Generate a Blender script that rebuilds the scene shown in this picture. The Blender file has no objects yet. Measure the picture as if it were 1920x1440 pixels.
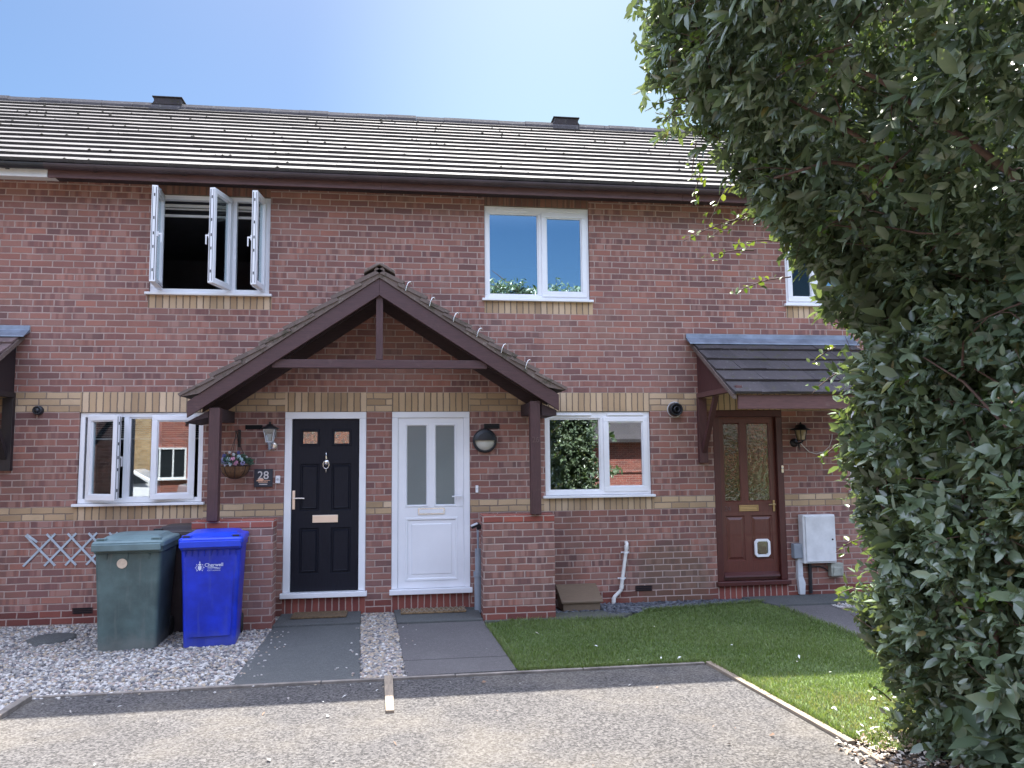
import bpy, math, random
import numpy as np
from mathutils import Vector, Matrix
random.seed(7); RNG = np.random.default_rng(11)
SC = bpy.context.scene
COL = SC.collection
rad = math.radians

# ------------------------------------------------------------------ materials
class NT:
    def __init__(s, m):
        s.nt = m.node_tree; s.n = s.nt.nodes; s.l = s.nt.links
    def node(s, t, **kw):
        n = s.n.new(t)
        for k, v in kw.items(): setattr(n, k, v)
        return n
    def put(s, sock, v):
        if isinstance(v, bpy.types.NodeSocket): s.l.new(v, sock)
        else: sock.default_value = v
    def math(s, op, a, b=None, c=None, clamp=False):
        n = s.node('ShaderNodeMath', operation=op, use_clamp=clamp)
        s.put(n.inputs[0], a)
        if b is not None: s.put(n.inputs[1], b)
        if c is not None: s.put(n.inputs[2], c)
        return n.outputs[0]
    def comb(s, x, y, z=0.0):
        n = s.node('ShaderNodeCombineXYZ')
        for i, v in enumerate((x, y, z)): s.put(n.inputs[i], v)
        return n.outputs[0]
    def smooth(s, v, a, b):
        n = s.node('ShaderNodeMapRange', interpolation_type='SMOOTHSTEP')
        s.put(n.inputs[0], v); n.inputs[1].default_value = a; n.inputs[2].default_value = b
        return n.outputs[0]
    def mix(s, f, a, b, blend='MIX'):
        n = s.node('ShaderNodeMix', data_type='RGBA', blend_type=blend)
        s.put(n.inputs[0], f)
        s.put(n.inputs[6], a if isinstance(a, bpy.types.NodeSocket) else (*a, 1)[:4])
        s.put(n.inputs[7], b if isinstance(b, bpy.types.NodeSocket) else (*b, 1)[:4])
        return n.outputs[2]
    def noise(s, vec, scale, detail=2.0, rough=0.5, dim='3D'):
        n = s.node('ShaderNodeTexNoise', noise_dimensions=dim)
        if vec is not None: s.put(n.inputs['Vector'], vec)
        n.inputs['Scale'].default_value = scale; n.inputs['Detail'].default_value = detail
        n.inputs['Roughness'].default_value = rough
        return n.outputs['Fac']
    def white(s, vec, dim='3D'):
        n = s.node('ShaderNodeTexWhiteNoise', noise_dimensions=dim); s.put(n.inputs['Vector'], vec)
        return n.outputs['Value'], n.outputs['Color']
    def ramp(s, f, stops, interp='LINEAR'):
        n = s.node('ShaderNodeValToRGB'); cr = n.color_ramp; cr.interpolation = interp
        while len(cr.elements) < len(stops): cr.elements.new(0.5)
        for e, (p, c) in zip(cr.elements, stops): e.position = p; e.color = (*c, 1)[:4]
        s.put(n.inputs[0], f); return n.outputs[0]
    def bump(s, h, strength, dist=0.01, normal=None):
        n = s.node('ShaderNodeBump'); n.inputs['Strength'].default_value = strength
        n.inputs['Distance'].default_value = dist; s.put(n.inputs['Height'], h)
        if normal is not None: s.put(n.inputs['Normal'], normal)
        return n.outputs[0]
    def pos(s): return s.node('ShaderNodeNewGeometry').outputs['Position']
    def sep(s, v):
        n = s.node('ShaderNodeSeparateXYZ'); s.put(n.inputs[0], v); return n.outputs

def newmat(name):
    m = bpy.data.materials.new(name); m.use_nodes = True
    t = NT(m); b = t.n['Principled BSDF']
    return m, t, b

def plain(name, col, rough=0.5, metal=0.0, var=0.12, scale=6.0, bump=0.0, bscale=120.0, spec=0.5, coat=0.0):
    """one colour with a little dirt and wear in it"""
    m, t, b = newmat(name)
    p = t.pos()
    n1 = t.noise(p, scale, 4.0, 0.6)
    d = tuple(c * (1 - 1.6 * var) for c in col); l = tuple(min(1, c * (1 + var)) for c in col)
    t.put(b.inputs['Base Color'], t.ramp(n1, [(0.25, d), (0.7, l)]))
    b.inputs['Roughness'].default_value = rough; b.inputs['Metallic'].default_value = metal
    b.inputs['Specular IOR Level'].default_value = spec
    b.inputs['Coat Weight'].default_value = coat
    if bump: t.put(b.inputs['Normal'], t.bump(t.noise(p, bscale, 3.0), bump, 0.004))
    return m

def brickmat(name, kind='red', soldier=False, tint=(1, 1, 1), mort=(0.42, 0.315, 0.275)):
    m, t, b = newmat(name)
    P = t.pos(); s = t.sep(P)
    wob = t.math('MULTIPLY', t.math('SUBTRACT', t.noise(P, 9.0, 2.0), 0.5), 0.012)
    u = t.math('ADD', t.math('ADD', s[0], s[1]), wob)
    v = t.math('ADD', s[2], t.math('MULTIPLY', t.math('SUBTRACT', t.noise(P, 5.0, 2.0), 0.5), 0.012))
    if soldier: bw, bh = 0.075, 0.225
    else: bw, bh = 0.225, 0.075
    if soldier:
        row = 3.0; fv = 0.5
        cu = t.math('DIVIDE', u, bw)
    else:
        rv = t.math('DIVIDE', v, bh); row = t.math('FLOOR', rv); fv = t.math('FRACT', rv)
        rj, _ = t.white(t.comb(row, 3.7), '2D')
        off = t.math('ADD', t.math('MULTIPLY', t.math('FLOORED_MODULO', row, 2.0), 0.5), t.math('MULTIPLY', rj, 0.18))
        cu = t.math('ADD', t.math('DIVIDE', u, bw), off)
    col = t.math('FLOOR', cu); fu = t.math('FRACT', cu)
    du = t.math('MULTIPLY', t.math('MINIMUM', fu, t.math('SUBTRACT', 1.0, fu)), bw)
    if soldier: d = du
    else:
        dv = t.math('MULTIPLY', t.math('MINIMUM', fv, t.math('SUBTRACT', 1.0, fv)), bh)
        d = t.math('MINIMUM', du, dv)
    edge = t.math('MULTIPLY', t.math('SUBTRACT', t.noise(P, 60.0, 2.0), 0.5), 0.006)
    d = t.math('ADD', d, edge)
    face = t.smooth(d, 0.0045, 0.0085)          # 0 mortar, 1 brick
    r1, c1 = t.white(t.comb(col, row), '2D')
    r2, _ = t.white(t.comb(t.math('ADD', col, 31.7), row), '2D')
    r3, _ = t.white(t.comb(t.math('ADD', col, 77.1), t.math('ADD', row, 9.0)), '2D')
    T = lambda c: tuple(a * q * (1.75 if kind == 'red' else 1.5) for a, q in zip(c, tint))
    if kind == 'red':
        stops = [(0.0, T((0.100, 0.052, 0.048))), (0.14, T((0.125, 0.062, 0.056))), (0.40, T((0.152, 0.071, 0.058))),
                 (0.66, T((0.178, 0.080, 0.062))), (0.86, T((0.165, 0.088, 0.072))), (1.0, T((0.205, 0.088, 0.066)))]
    elif kind == 'eng':
        stops = [(0.0, T((0.15, 0.045, 0.038))), (0.5, T((0.20, 0.058, 0.044))), (1.0, T((0.25, 0.075, 0.055)))]
    elif kind == 'buff':
        stops = [(0.0, T((0.37, 0.24, 0.125))), (0.5, T((0.46, 0.31, 0.165))), (1.0, T((0.52, 0.38, 0.225)))]
    else:
        stops = [(0.0, T((0.25, 0.170, 0.100))), (0.35, T((0.31, 0.215, 0.128))), (0.7, T((0.36, 0.258, 0.160))), (1.0, T((0.42, 0.315, 0.215)))]
    base = t.ramp(r1, stops)
    # drag marks: many bricks carry paler and darker cross bands as left by the kiln stacking
    bandv = t.comb(t.math('MULTIPLY', cu, 3.1), t.math('MULTIPLY', row if not soldier else 1.0, 5.37), 0.0)
    band = t.noise(bandv, 1.0, 1.0, 0.4, '2D')
    region = t.smooth(t.noise(P, 0.55, 2.0), 0.38, 0.62)
    on = t.math('MULTIPLY', t.smooth(r2, 0.35, 0.45), t.math('ADD', 0.30, t.math('MULTIPLY', region, 0.75)), clamp=True)
    if kind == 'red':
        lightb = t.math('MULTIPLY', t.smooth(band, 0.52, 0.60), on, clamp=True)
        base = t.mix(t.math('MULTIPLY', lightb, 0.62), base, T((0.235, 0.135, 0.112)))
        darkb = t.math('MULTIPLY', t.smooth(band, 0.46, 0.38), on, clamp=True)
        base = t.mix(t.math('MULTIPLY', darkb, 0.5), base, T((0.088, 0.050, 0.048)))
        smear = t.math('MULTIPLY', t.smooth(t.noise(P, 3.3, 4.0, 0.7), 0.62, 0.75), 0.35)
        base = t.mix(smear, base, (0.36, 0.25, 0.21))
        base = t.mix(t.math('MULTIPLY', t.smooth(t.noise(P, 7.0, 5.0, 0.75), 0.70, 0.78), 0.55), base, (0.50, 0.44, 0.40))
    pt = t.noise(t.comb(s[0], s[1], t.math('MULTIPLY', s[2], 0.55)), 0.85, 4.0, 0.6)
    base = t.mix(t.math('MULTIPLY', t.smooth(pt, 0.50, 0.70), 0.22), base, (0.075, 0.05, 0.042))
    base = t.mix(t.math('MULTIPLY', t.smooth(pt, 0.50, 0.30), 0.16), base, (0.42, 0.30, 0.25))
    fine = t.noise(P, 140.0, 3.0, 0.65)
    base = t.mix(t.math('MULTIPLY', t.math('ABSOLUTE', t.math('SUBTRACT', fine, 0.5)), 0.9, clamp=True), base, (0.06, 0.035, 0.03))
    grime = t.noise(P, 1.7, 4.0, 0.6)
    base = t.mix(t.math('MULTIPLY', t.smooth(grime, 0.45, 0.75), 0.28), base, (0.085, 0.075, 0.055))
    dp = t.node('ShaderNodeVectorMath', operation='DISTANCE'); t.put(dp.inputs[0], P); dp.inputs[1].default_value = (3.25, 0.0, 0.22)
    damp = t.math('SUBTRACT', 1.15, t.math('ADD', t.math('MULTIPLY', dp.outputs['Value'], 1.25), t.math('MULTIPLY', t.noise(P, 4.0, 4.0, 0.7), 0.7)))
    base = t.mix(t.math('MULTIPLY', t.smooth(damp, 0.0, 0.35), 0.55), base, (0.10, 0.085, 0.055))
    mo = t.mix(t.noise(P, 30.0, 3.0), tuple(x * 0.78 for x in mort), tuple(x * 1.12 for x in mort))
    mo = t.mix(t.math('MULTIPLY', t.smooth(t.noise(P, 2.3, 3.0), 0.5, 0.7), 0.4), mo, (0.20, 0.15, 0.13))
    t.put(b.inputs['Base Color'], t.mix(face, mo, base))
    b.inputs['Roughness'].default_value = 0.88; b.inputs['Specular IOR Level'].default_value = 0.25
    h = t.math('ADD', t.math('ADD', face, t.math('MULTIPLY', fine, 0.30)), t.math('MULTIPLY', r3, 0.25))
    t.put(b.inputs['Normal'], t.bump(h, 0.75, 0.006))
    return m

def woodmat(name, col, rough=0.55, dark=0.6, stretch=(1, 1, 1), coat=0.0, wear=None):
    m, t, b = newmat(name)
    P = t.pos()
    mp = t.node('ShaderNodeMapping'); t.put(mp.inputs['Vector'], P); mp.inputs['Scale'].default_value = stretch
    g = t.noise(mp.outputs[0], 26.0, 4.0, 0.65)
    c = t.ramp(g, [(0.3, tuple(x * dark for x in col)), (0.55, col), (0.8, tuple(min(1, x * 1.25) for x in col))])
    if wear:
        w = t.smooth(t.noise(P, 5.0, 5.0, 0.7), 0.60, 0.70)
        c = t.mix(t.math('MULTIPLY', w, 0.6), c, wear)
    t.put(b.inputs['Base Color'], c)
    b.inputs['Roughness'].default_value = rough; b.inputs['Coat Weight'].default_value = coat
    t.put(b.inputs['Normal'], t.bump(g, 0.25, 0.004))
    return m

def tilemat(name, a, bcol, lichen=(0.42, 0.40, 0.33), lich=0.35, moss=0.0, rough=0.8, per=0.3):
    m, t, b = newmat(name)
    P = t.pos(); s = t.sep(P)
    c = t.mix(t.noise(P, 3.0, 4.0, 0.6), a, bcol)
    cell, _ = t.white(t.comb(t.math('FLOOR', t.math('DIVIDE', s[0], 0.33)), t.math('FLOOR', t.math('DIVIDE', s[1], 0.253))), '2D')
    c = t.mix(t.math('MULTIPLY', cell, per), c, tuple(x * 1.5 for x in bcol))
    sp = t.smooth(t.noise(P, 22.0, 4.0, 0.7), 0.58, 0.68)
    c = t.mix(t.math('MULTIPLY', sp, lich), c, lichen)
    if moss:
        ms = t.smooth(t.noise(P, 9.0, 4.0, 0.7), 0.55, 0.66)
        c = t.mix(t.math('MULTIPLY', ms, moss), c, (0.045, 0.042, 0.022))
    t.put(b.inputs['Base Color'], c); b.inputs['Roughness'].default_value = rough
    t.put(b.inputs['Normal'], t.bump(t.noise(P, 160.0, 3.0), 0.5, 0.004))
    return m

def glassmat(name, refl=0.42, tint=(0.9, 0.95, 1.0), wave=0.0, wsc=3.0, fres=0.5):
    m = bpy.data.materials.new(name); m.use_nodes = True; t = NT(m)
    t.n.clear()
    out = t.node('ShaderNodeOutputMaterial')
    tr = t.node('ShaderNodeBsdfTransparent'); tr.inputs[0].default_value = (0.72, 0.78, 0.80, 1)
    gl = t.node('ShaderNodeBsdfGlossy'); gl.inputs['Color'].default_value = (*tint, 1); gl.inputs['Roughness'].default_value = 0.008
    lw = t.node('ShaderNodeLayerWeight'); lw.inputs[0].default_value = 0.3
    f = t.math('ADD', t.math('MULTIPLY', lw.outputs['Fresnel'], fres), refl, clamp=True)
    if wave:
        bn = t.bump(t.noise(t.pos(), wsc, 2.0), wave, 0.01)
        t.put(gl.inputs['Normal'], bn)
    mx = t.node('ShaderNodeMixShader'); t.put(mx.inputs[0], f)
    t.l.new(tr.outputs[0], mx.inputs[1]); t.l.new(gl.outputs[0], mx.inputs[2]); t.l.new(mx.outputs[0], out.inputs[0])
    return m

def patternglass(name, base, rough, bscale, bstr, refl=0.5):
    m, t, b = newmat(name)
    P = t.pos()
    t.put(b.inputs['Base Color'], t.mix(t.noise(P, 4.0, 3.0), tuple(x * 0.8 for x in base), base))
    b.inputs['Roughness'].default_value = rough; b.inputs['Specular IOR Level'].default_value = 1.0
    b.inputs['Coat Weight'].default_value = refl; b.inputs['Coat Roughness'].default_value = 0.03
    b.inputs['Coat IOR'].default_value = 2.2
    nb = t.bump(t.noise(P, bscale, 2.0), bstr, 0.006)
    t.put(b.inputs['Normal'], nb); t.put(b.inputs['Coat Normal'], nb)
    return m

def asphaltmat(name, lo, hi, dirt=0.5, scale=78.0, patch=(0.22, 0.19, 0.14)):
    m, t, b = newmat(name)
    P = t.pos()
    vo = t.node('ShaderNodeTexVoronoi'); vo.inputs['Scale'].default_value = scale; t.put(vo.inputs['Vector'], P)
    sv = t.sep(vo.outputs['Color'])
    c = t.ramp(sv[0], [(0.0, lo), (0.22, lo), (0.42, tuple((x + y) / 2 for x, y in zip(lo, hi))), (0.75, hi), (1.0, tuple(min(1, y * 1.35) for y in hi))])
    gap = t.smooth(vo.outputs['Distance'], 0.0045, 0.0075)
    c = t.mix(t.math('MULTIPLY', gap, 0.55), c, tuple(x * 0.45 for x in lo))
    mid_ = t.noise(P, 42.0, 3.0, 0.65)
    c = t.mix(t.math('MULTIPLY', t.smooth(mid_, 0.44, 0.66), 0.25), c, hi)
    c = t.mix(t.math('MULTIPLY', t.smooth(mid_, 0.48, 0.36), 0.5), c, lo)
    big = t.noise(P, 0.9, 5.0, 0.65)
    c = t.mix(t.math('MULTIPLY', t.smooth(big, 0.42, 0.7), dirt), c, patch)
    dk = t.smooth(t.noise(P, 1.6, 5.0, 0.7), 0.54, 0.72)
    c = t.mix(t.math('MULTIPLY', dk, 0.24), c, lo)
    sp_ = t.smooth(t.noise(P, 11.0, 2.0, 0.5), 0.73, 0.76)
    c = t.mix(t.math('MULTIPLY', sp_, 0.6), c, tuple(x * 0.5 for x in lo))
    t.put(b.inputs['Base Color'], c); b.inputs['Roughness'].default_value = 0.9
    b.inputs['Specular IOR Level'].default_value = 0.3
    h = t.math('ADD', sv[1], t.noise(P, 240.0, 2.0))
    t.put(b.inputs['Normal'], t.bump(h, 0.8, 0.004))
    return m

def leafmat(name, stops, trans, rough=0.38, spec=0.5, tw=0.25, vein=0.35):
    m, t, b = newmat(name)
    at = t.node('ShaderNodeAttribute', attribute_name='tint')
    c = t.ramp(at.outputs['Fac'], stops)
    geo = t.node('ShaderNodeNewGeometry')
    c = t.mix(t.math('MULTIPLY', geo.outputs['Backfacing'], 0.45), c, (0.16, 0.17, 0.11))
    c = t.mix(t.math('MULTIPLY', t.noise(geo.outputs['Position'], 60.0, 3.0), 0.35), c, tuple(x * 0.7 for x in stops[1][1]))
    t.put(b.inputs['Base Color'], c); b.inputs['Roughness'].default_value = rough
    b.inputs['Specular IOR Level'].default_value = spec
    tl = t.node('ShaderNodeBsdfTranslucent')
    tr = t.mix(1.0, c, trans, 'MULTIPLY'); t.put(tl.inputs[0], tr)
    mx = t.node('ShaderNodeMixShader'); mx.inputs[0].default_value = tw
    out = t.n['Material Output']
    t.l.new(b.outputs[0], mx.inputs[1]); t.l.new(tl.outputs[0], mx.inputs[2]); t.l.new(mx.outputs[0], out.inputs[0])
    return m

MAT = {}
MAT['brick'] = brickmat('red_multi_brick')
MAT['cream'] = brickmat('cream_brick', 'cream', mort=(0.26, 0.20, 0.15))
MAT['cream_s'] = brickmat('cream_soldier_brick', 'cream', soldier=True, mort=(0.20, 0.155, 0.115))
MAT['brown_s'] = brickmat('brown_soldier_brick', 'red', soldier=True, tint=(0.8, 0.85, 0.8), mort=(0.16, 0.11, 0.09))
MAT['red_s'] = brickmat('red_soldier_brick', 'eng', soldier=True, tint=(0.72, 0.72, 0.75))
MAT['eng'] = brickmat('smooth_red_brick', 'eng', tint=(0.66, 0.72, 0.75))
MAT['eng_bright'] = brickmat('coping_brick', 'eng', tint=(1.1, 1.05, 1.0))
MAT['buff'] = brickmat('buff_brick', 'buff', tint=(0.72, 0.70, 0.68), mort=(0.42, 0.36, 0.28))
MAT['orange'] = brickmat('orange_brick', 'eng', tint=(1.0, 1.0, 0.98))
MAT['upvc'] = plain('white_upvc', (0.80, 0.81, 0.83), 0.28, var=0.04, scale=2.5)
MAT['upvc2'] = plain('white_door_upvc', (0.78, 0.79, 0.82), 0.3, var=0.05, scale=1.5)
MAT['rubber'] = plain('black_seal', (0.015, 0.015, 0.017), 0.6)
MAT['timber'] = woodmat('brown_stained_timber', (0.068, 0.030, 0.031), 0.5, 0.7, (3, 3, 0.3), wear=(.105, .062, .058))
MAT['timber_h'] = woodmat('brown_stained_board', (0.072, 0.033, 0.034), 0.5, 0.7, (0.3, 3, 3), wear=(.105, .062, .058))
MAT['fascia'] = woodmat('weathered_brown_fascia', (0.125, 0.064, 0.064), 0.6, 0.7, (0.25, 2, 3), wear=(0.13, 0.09, 0.085))
MAT['gutter'] = plain('brown_gutter_plastic', (0.055, 0.037, 0.042), 0.42, var=0.2, scale=3)
MAT['gutter_black'] = plain('black_gutter_plastic', (0.02, 0.022, 0.027), 0.4, var=0.2)
MAT['soffit'] = plain('dark_soffit_board', (0.040, 0.026, 0.030), 0.7, var=0.3, scale=4)
MAT['white_board'] = plain('white_fascia_board', (0.74, 0.74, 0.74), 0.4, var=0.06)
MAT['underboard'] = woodmat('dark_roof_boarding', (0.050, 0.028, 0.030), 0.8, 0.6, (0.3, 3, 3))
MAT['tile'] = tilemat('weathered_concrete_tile', (0.052, 0.047, 0.047), (0.078, 0.070, 0.067), lichen=(.20, .19, .17), lich=0.25, per=0.2, moss=0.25)
MAT['ridge'] = tilemat('dark_ridge_tile', (0.045, 0.040, 0.044), (0.075, 0.066, 0.066), lich=0.35, moss=0.3, per=0.2)
MAT['tile_dark'] = tilemat('dark_concrete_tile', (0.026, 0.022, 0.024), (0.046, 0.038, 0.039), lichen=(0.30, 0.29, 0.27), lich=0.2, moss=0.8, per=0.6, rough=.92)
MAT['tile_brown'] = tilemat('brown_verge_tile', (0.10, 0.075, 0.065), (0.15, 0.11, 0.092), lich=0.3, moss=0.75)
MAT['lead'] = plain('lead_flashing', (0.20, 0.235, 0.29), 0.42, 0.35, var=0.25, scale=5, bump=0.3, bscale=25)
MAT['glass'] = glassmat('window_glass', 0.55, (0.66, 0.84, 1.0))
MAT['glass2'] = glassmat('window_glass_clear', 0.04, fres=0.12)
MAT['glass3'] = glassmat('window_glass_mid', 0.20, fres=0.3)
MAT['frost'] = patternglass('frosted_glass', (0.105, 0.145, 0.150), 0.4, 28.0, 0.2, 0.08)
MAT['cathedral'] = glassmat('rippled_glass', 0.09, (0.95, 0.95, 0.80), 0.25, 16.0, 0.2)
MAT['fanlight'] = glassmat('small_bevelled_glass', 0.30, (0.95, 0.95, 0.85), 0.6, 20.0)
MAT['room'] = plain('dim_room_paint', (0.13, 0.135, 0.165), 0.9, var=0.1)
MAT['blind'] = plain('white_blind_slats', (0.62, 0.62, 0.60), 0.5, var=0.04)
MAT['navy'] = woodmat('black_blue_door_grain', (0.012, 0.013, 0.020), 0.42, 0.75, (4, 4, 0.45))
for _n in ('navy',): MAT[_n].node_tree.nodes['Principled BSDF'].inputs['Specular IOR Level'].default_value = 0.18
MAT['mahog'] = woodmat('red_brown_door_wood', (0.112, 0.030, 0.021), 0.38, 0.75, (4, 4, 0.35), coat=0.2)
MAT['mahog_d'] = woodmat('dark_red_frame_wood', (0.072, 0.017, 0.015), 0.4, 0.75, (4, 4, 0.35), coat=0.1)
MAT['chrome'] = plain('polished_metal', (0.72, 0.70, 0.68), 0.18, 1.0, var=0.04)
MAT['satin'] = plain('pale_gold_metal', (0.82, 0.72, 0.62), 0.3, 0.85, var=0.04)
MAT['brass'] = plain('aged_brass', (0.46, 0.33, 0.16), 0.4, 0.8, var=0.15)
MAT['black'] = plain('black_plastic', (0.014, 0.016, 0.021), 0.4, var=0.2)
MAT['blackm'] = plain('black_metal', (0.02, 0.02, 0.023), 0.45, 0.3, var=0.2)
MAT['dark_hole'] = plain('dark_vent_gap', (0.006, 0.005, 0.006), 0.9)
MAT['terra'] = plain('dark_airbrick_clay', (0.06, 0.022, 0.02), 0.8, var=0.3, scale=20)
MAT['opal'] = plain('opal_diffuser', (0.52, 0.51, 0.45), 0.35, var=0.05)
MAT['amberglass'] = plain('amber_lantern_glass', (0.42, 0.33, 0.19), 0.25, var=0.15, scale=20)
MAT['clearl'] = glassmat('lantern_glass', 0.16)
MAT['slate_plate'] = plain('slate_plaque', (0.022, 0.028, 0.042), 0.45, var=0.2)
MAT['letters'] = plain('pale_lettering', (0.62, 0.60, 0.58), 0.4, var=0.02)
MAT['copper'] = plain('rose_gold_lettering', (0.75, 0.50, 0.38), 0.3, 0.6, var=0.05)
MAT['dark_num'] = plain('dull_metal_number', (0.13, 0.085, 0.085), 0.4, 0.4, var=0.1)
def binmat(name, col, rough, dust=(0.22, 0.21, 0.19)):
    m, t, b = newmat(name)
    tc_ = t.node('ShaderNodeTexCoord'); P = tc_.outputs['Object']; s = t.sep(P)
    st_ = t.noise(t.comb(t.math('MULTIPLY', s[0], 22.0), t.math('MULTIPLY', s[1], 22.0), t.math('MULTIPLY', s[2], 1.6)), 1.0, 4.0, 0.6)
    big = t.noise(P, 3.2, 5.0, 0.65)
    c = t.mix(t.smooth(big, 0.35, 0.7), tuple(x * 0.72 for x in col), tuple(min(1, x * 1.18) for x in col))
    c = t.mix(t.math('MULTIPLY', t.smooth(st_, 0.54, 0.74), 0.22), c, dust)
    low = t.math('ADD', t.math('MULTIPLY', s[2], -4.0), t.math('MULTIPLY', t.noise(P, 9.0, 4.0), 1.1))
    c = t.mix(t.math('MULTIPLY', t.smooth(low, -0.2, 0.5), 0.40), c, dust)
    scr = t.smooth(t.noise(t.comb(t.math('MULTIPLY', s[0], 9.0), s[1], t.math('MULTIPLY', s[2], 95.0)), 1.0, 2.0, 0.5), 0.72, 0.76)
    c = t.mix(t.math('MULTIPLY', scr, 0.16), c, tuple(min(1, x * 1.8 + .02) for x in col))
    t.put(b.inputs['Base Color'], c); b.inputs['Roughness'].default_value = rough
    t.put(b.inputs['Roughness'], t.math('ADD', rough - 0.08, t.math('MULTIPLY', big, 0.22)))
    t.put(b.inputs['Normal'], t.bump(t.noise(P, 90.0, 3.0), 0.12, 0.004))
    return m
MAT['bin_green'] = plain('faded_green_bin_plastic', (0.070, 0.112, 0.108), 0.5, var=0.3, scale=3.5, bump=0.15, bscale=90)
MAT['bin_green_lid'] = plain('faded_green_lid_plastic', (0.115, 0.175, 0.18), 0.45, var=0.2, scale=4, bump=0.15, bscale=60)
MAT['bin_blue'] = plain('blue_bin_plastic', (0.004, 0.026, 0.46), 0.35, var=0.10, scale=3, bump=0.06, bscale=90)
MAT['bin_blue_lid'] = plain('blue_lid_plastic', (0.010, 0.050, 0.55), 0.35, var=0.12, scale=5)
MAT['bin_green'] = binmat('worn_green_bin_plastic', (0.075, 0.118, 0.114), 0.5)
MAT['bin_blue'] = binmat('scuffed_blue_bin_plastic', (0.004, 0.027, 0.46), 0.36, (0.10, 0.12, 0.26))
MAT['bin_brown'] = plain('dark_brown_bin_plastic', (0.034, 0.022, 0.022), 0.5, var=0.2)
MAT['sticker'] = plain('round_paper_sticker', (0.62, 0.50, 0.38), 0.6, var=0.12, scale=30)
MAT['white_print'] = plain('white_bin_print', (0.62, 0.66, 0.80), 0.5, var=0.02)
MAT['pipe'] = plain('white_waste_pipe', (0.70, 0.69, 0.66), 0.35, var=0.10, scale=8)
MAT['greyp'] = plain('grey_plastic', (0.26, 0.29, 0.33), 0.45, var=0.12)
MAT['greyp_l'] = plain('pale_grey_plastic', (0.52, 0.54, 0.56), 0.45, var=0.12)
MAT['greyp_b'] = plain('greenish_grey_box', (0.33, 0.34, 0.29), 0.5, var=0.2, scale=15)
MAT['meter'] = plain('white_meter_box', (0.66, 0.67, 0.68), 0.45, var=0.10, scale=7)
MAT['meterlid'] = woodmat('brown_plastic_box', (0.155, 0.110, 0.072), 0.6, 0.85, (0.6, 3, 3))
MAT['trellis'] = plain('grey_painted_slat', (0.42, 0.48, 0.53), 0.5, var=0.12, scale=14)
MAT['coir'] = plain('coir_liner', (0.16, 0.085, 0.040), 0.95, var=0.35, scale=40, bump=0.8, bscale=200)
MAT['mat1'] = plain('brown_coir_mat', (0.13, 0.085, 0.045), 0.95, var=0.4, scale=45, bump=0.8, bscale=200)
MAT['mat2'] = plain('woven_coir_mat', (0.20, 0.13, 0.068), 0.95, var=0.5, scale=30, bump=0.8, bscale=200)
MAT['asphalt'] = asphaltmat('worn_asphalt', (0.040, 0.037, 0.037), (0.192, 0.180, 0.170), 0.20, patch=(.25, .215, .16))
MAT['road'] = asphaltmat('road_asphalt', (0.09, 0.085, 0.08), (0.30, 0.28, 0.26), 0.2)
MAT['slab'] = asphaltmat('smooth_concrete_path', (0.100, 0.104, 0.102), (0.185, 0.190, 0.184), 0.42, 400.0, (0.14, 0.14, 0.13))
MAT['slab2'] = asphaltmat('pinkish_concrete_path', (0.125, 0.116, 0.114), (0.225, 0.208, 0.203), 0.42, 400.0, (0.16, 0.15, 0.145))
MAT['slab3'] = asphaltmat('mossy_concrete', (0.10, 0.105, 0.085), (0.18, 0.185, 0.155), 0.35, 300.0, (0.10, 0.11, 0.07))
MAT['edging'] = plain('concrete_edging', (0.19, 0.165, 0.14), 0.9, var=0.3, scale=9, bump=0.6, bscale=140)
MAT['edge_wood'] = woodmat('weathered_edging_board', (0.27, 0.215, 0.155), 0.85, 0.65, (3, 0.3, 3))
MAT['soil'] = plain('dry_soil', (0.06, 0.048, 0.038), 0.95, var=0.4, scale=14, bump=0.9, bscale=60)
MAT['ground'] = plain('distant_ground', (0.13, 0.135, 0.085), 0.95, var=0.3, scale=1)
MAT['bark'] = woodmat('reddish_bark', (0.105, 0.060, 0.042), 0.85, 0.55, (2, 2, 1))
MAT['carwhite'] = plain('white_car_paint', (0.72, 0.72, 0.72), 0.2, var=0.02, coat=1.0)
MAT['cargrey'] = plain('dark_grey_car_paint', (0.06, 0.065, 0.07), 0.2, var=0.02, coat=1.0)
MAT['carglass'] = plain('car_glass', (0.02, 0.024, 0.028), 0.05, var=0.02)
MAT['tyre'] = plain('tyre_rubber', (0.02, 0.02, 0.02), 0.8)

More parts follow.
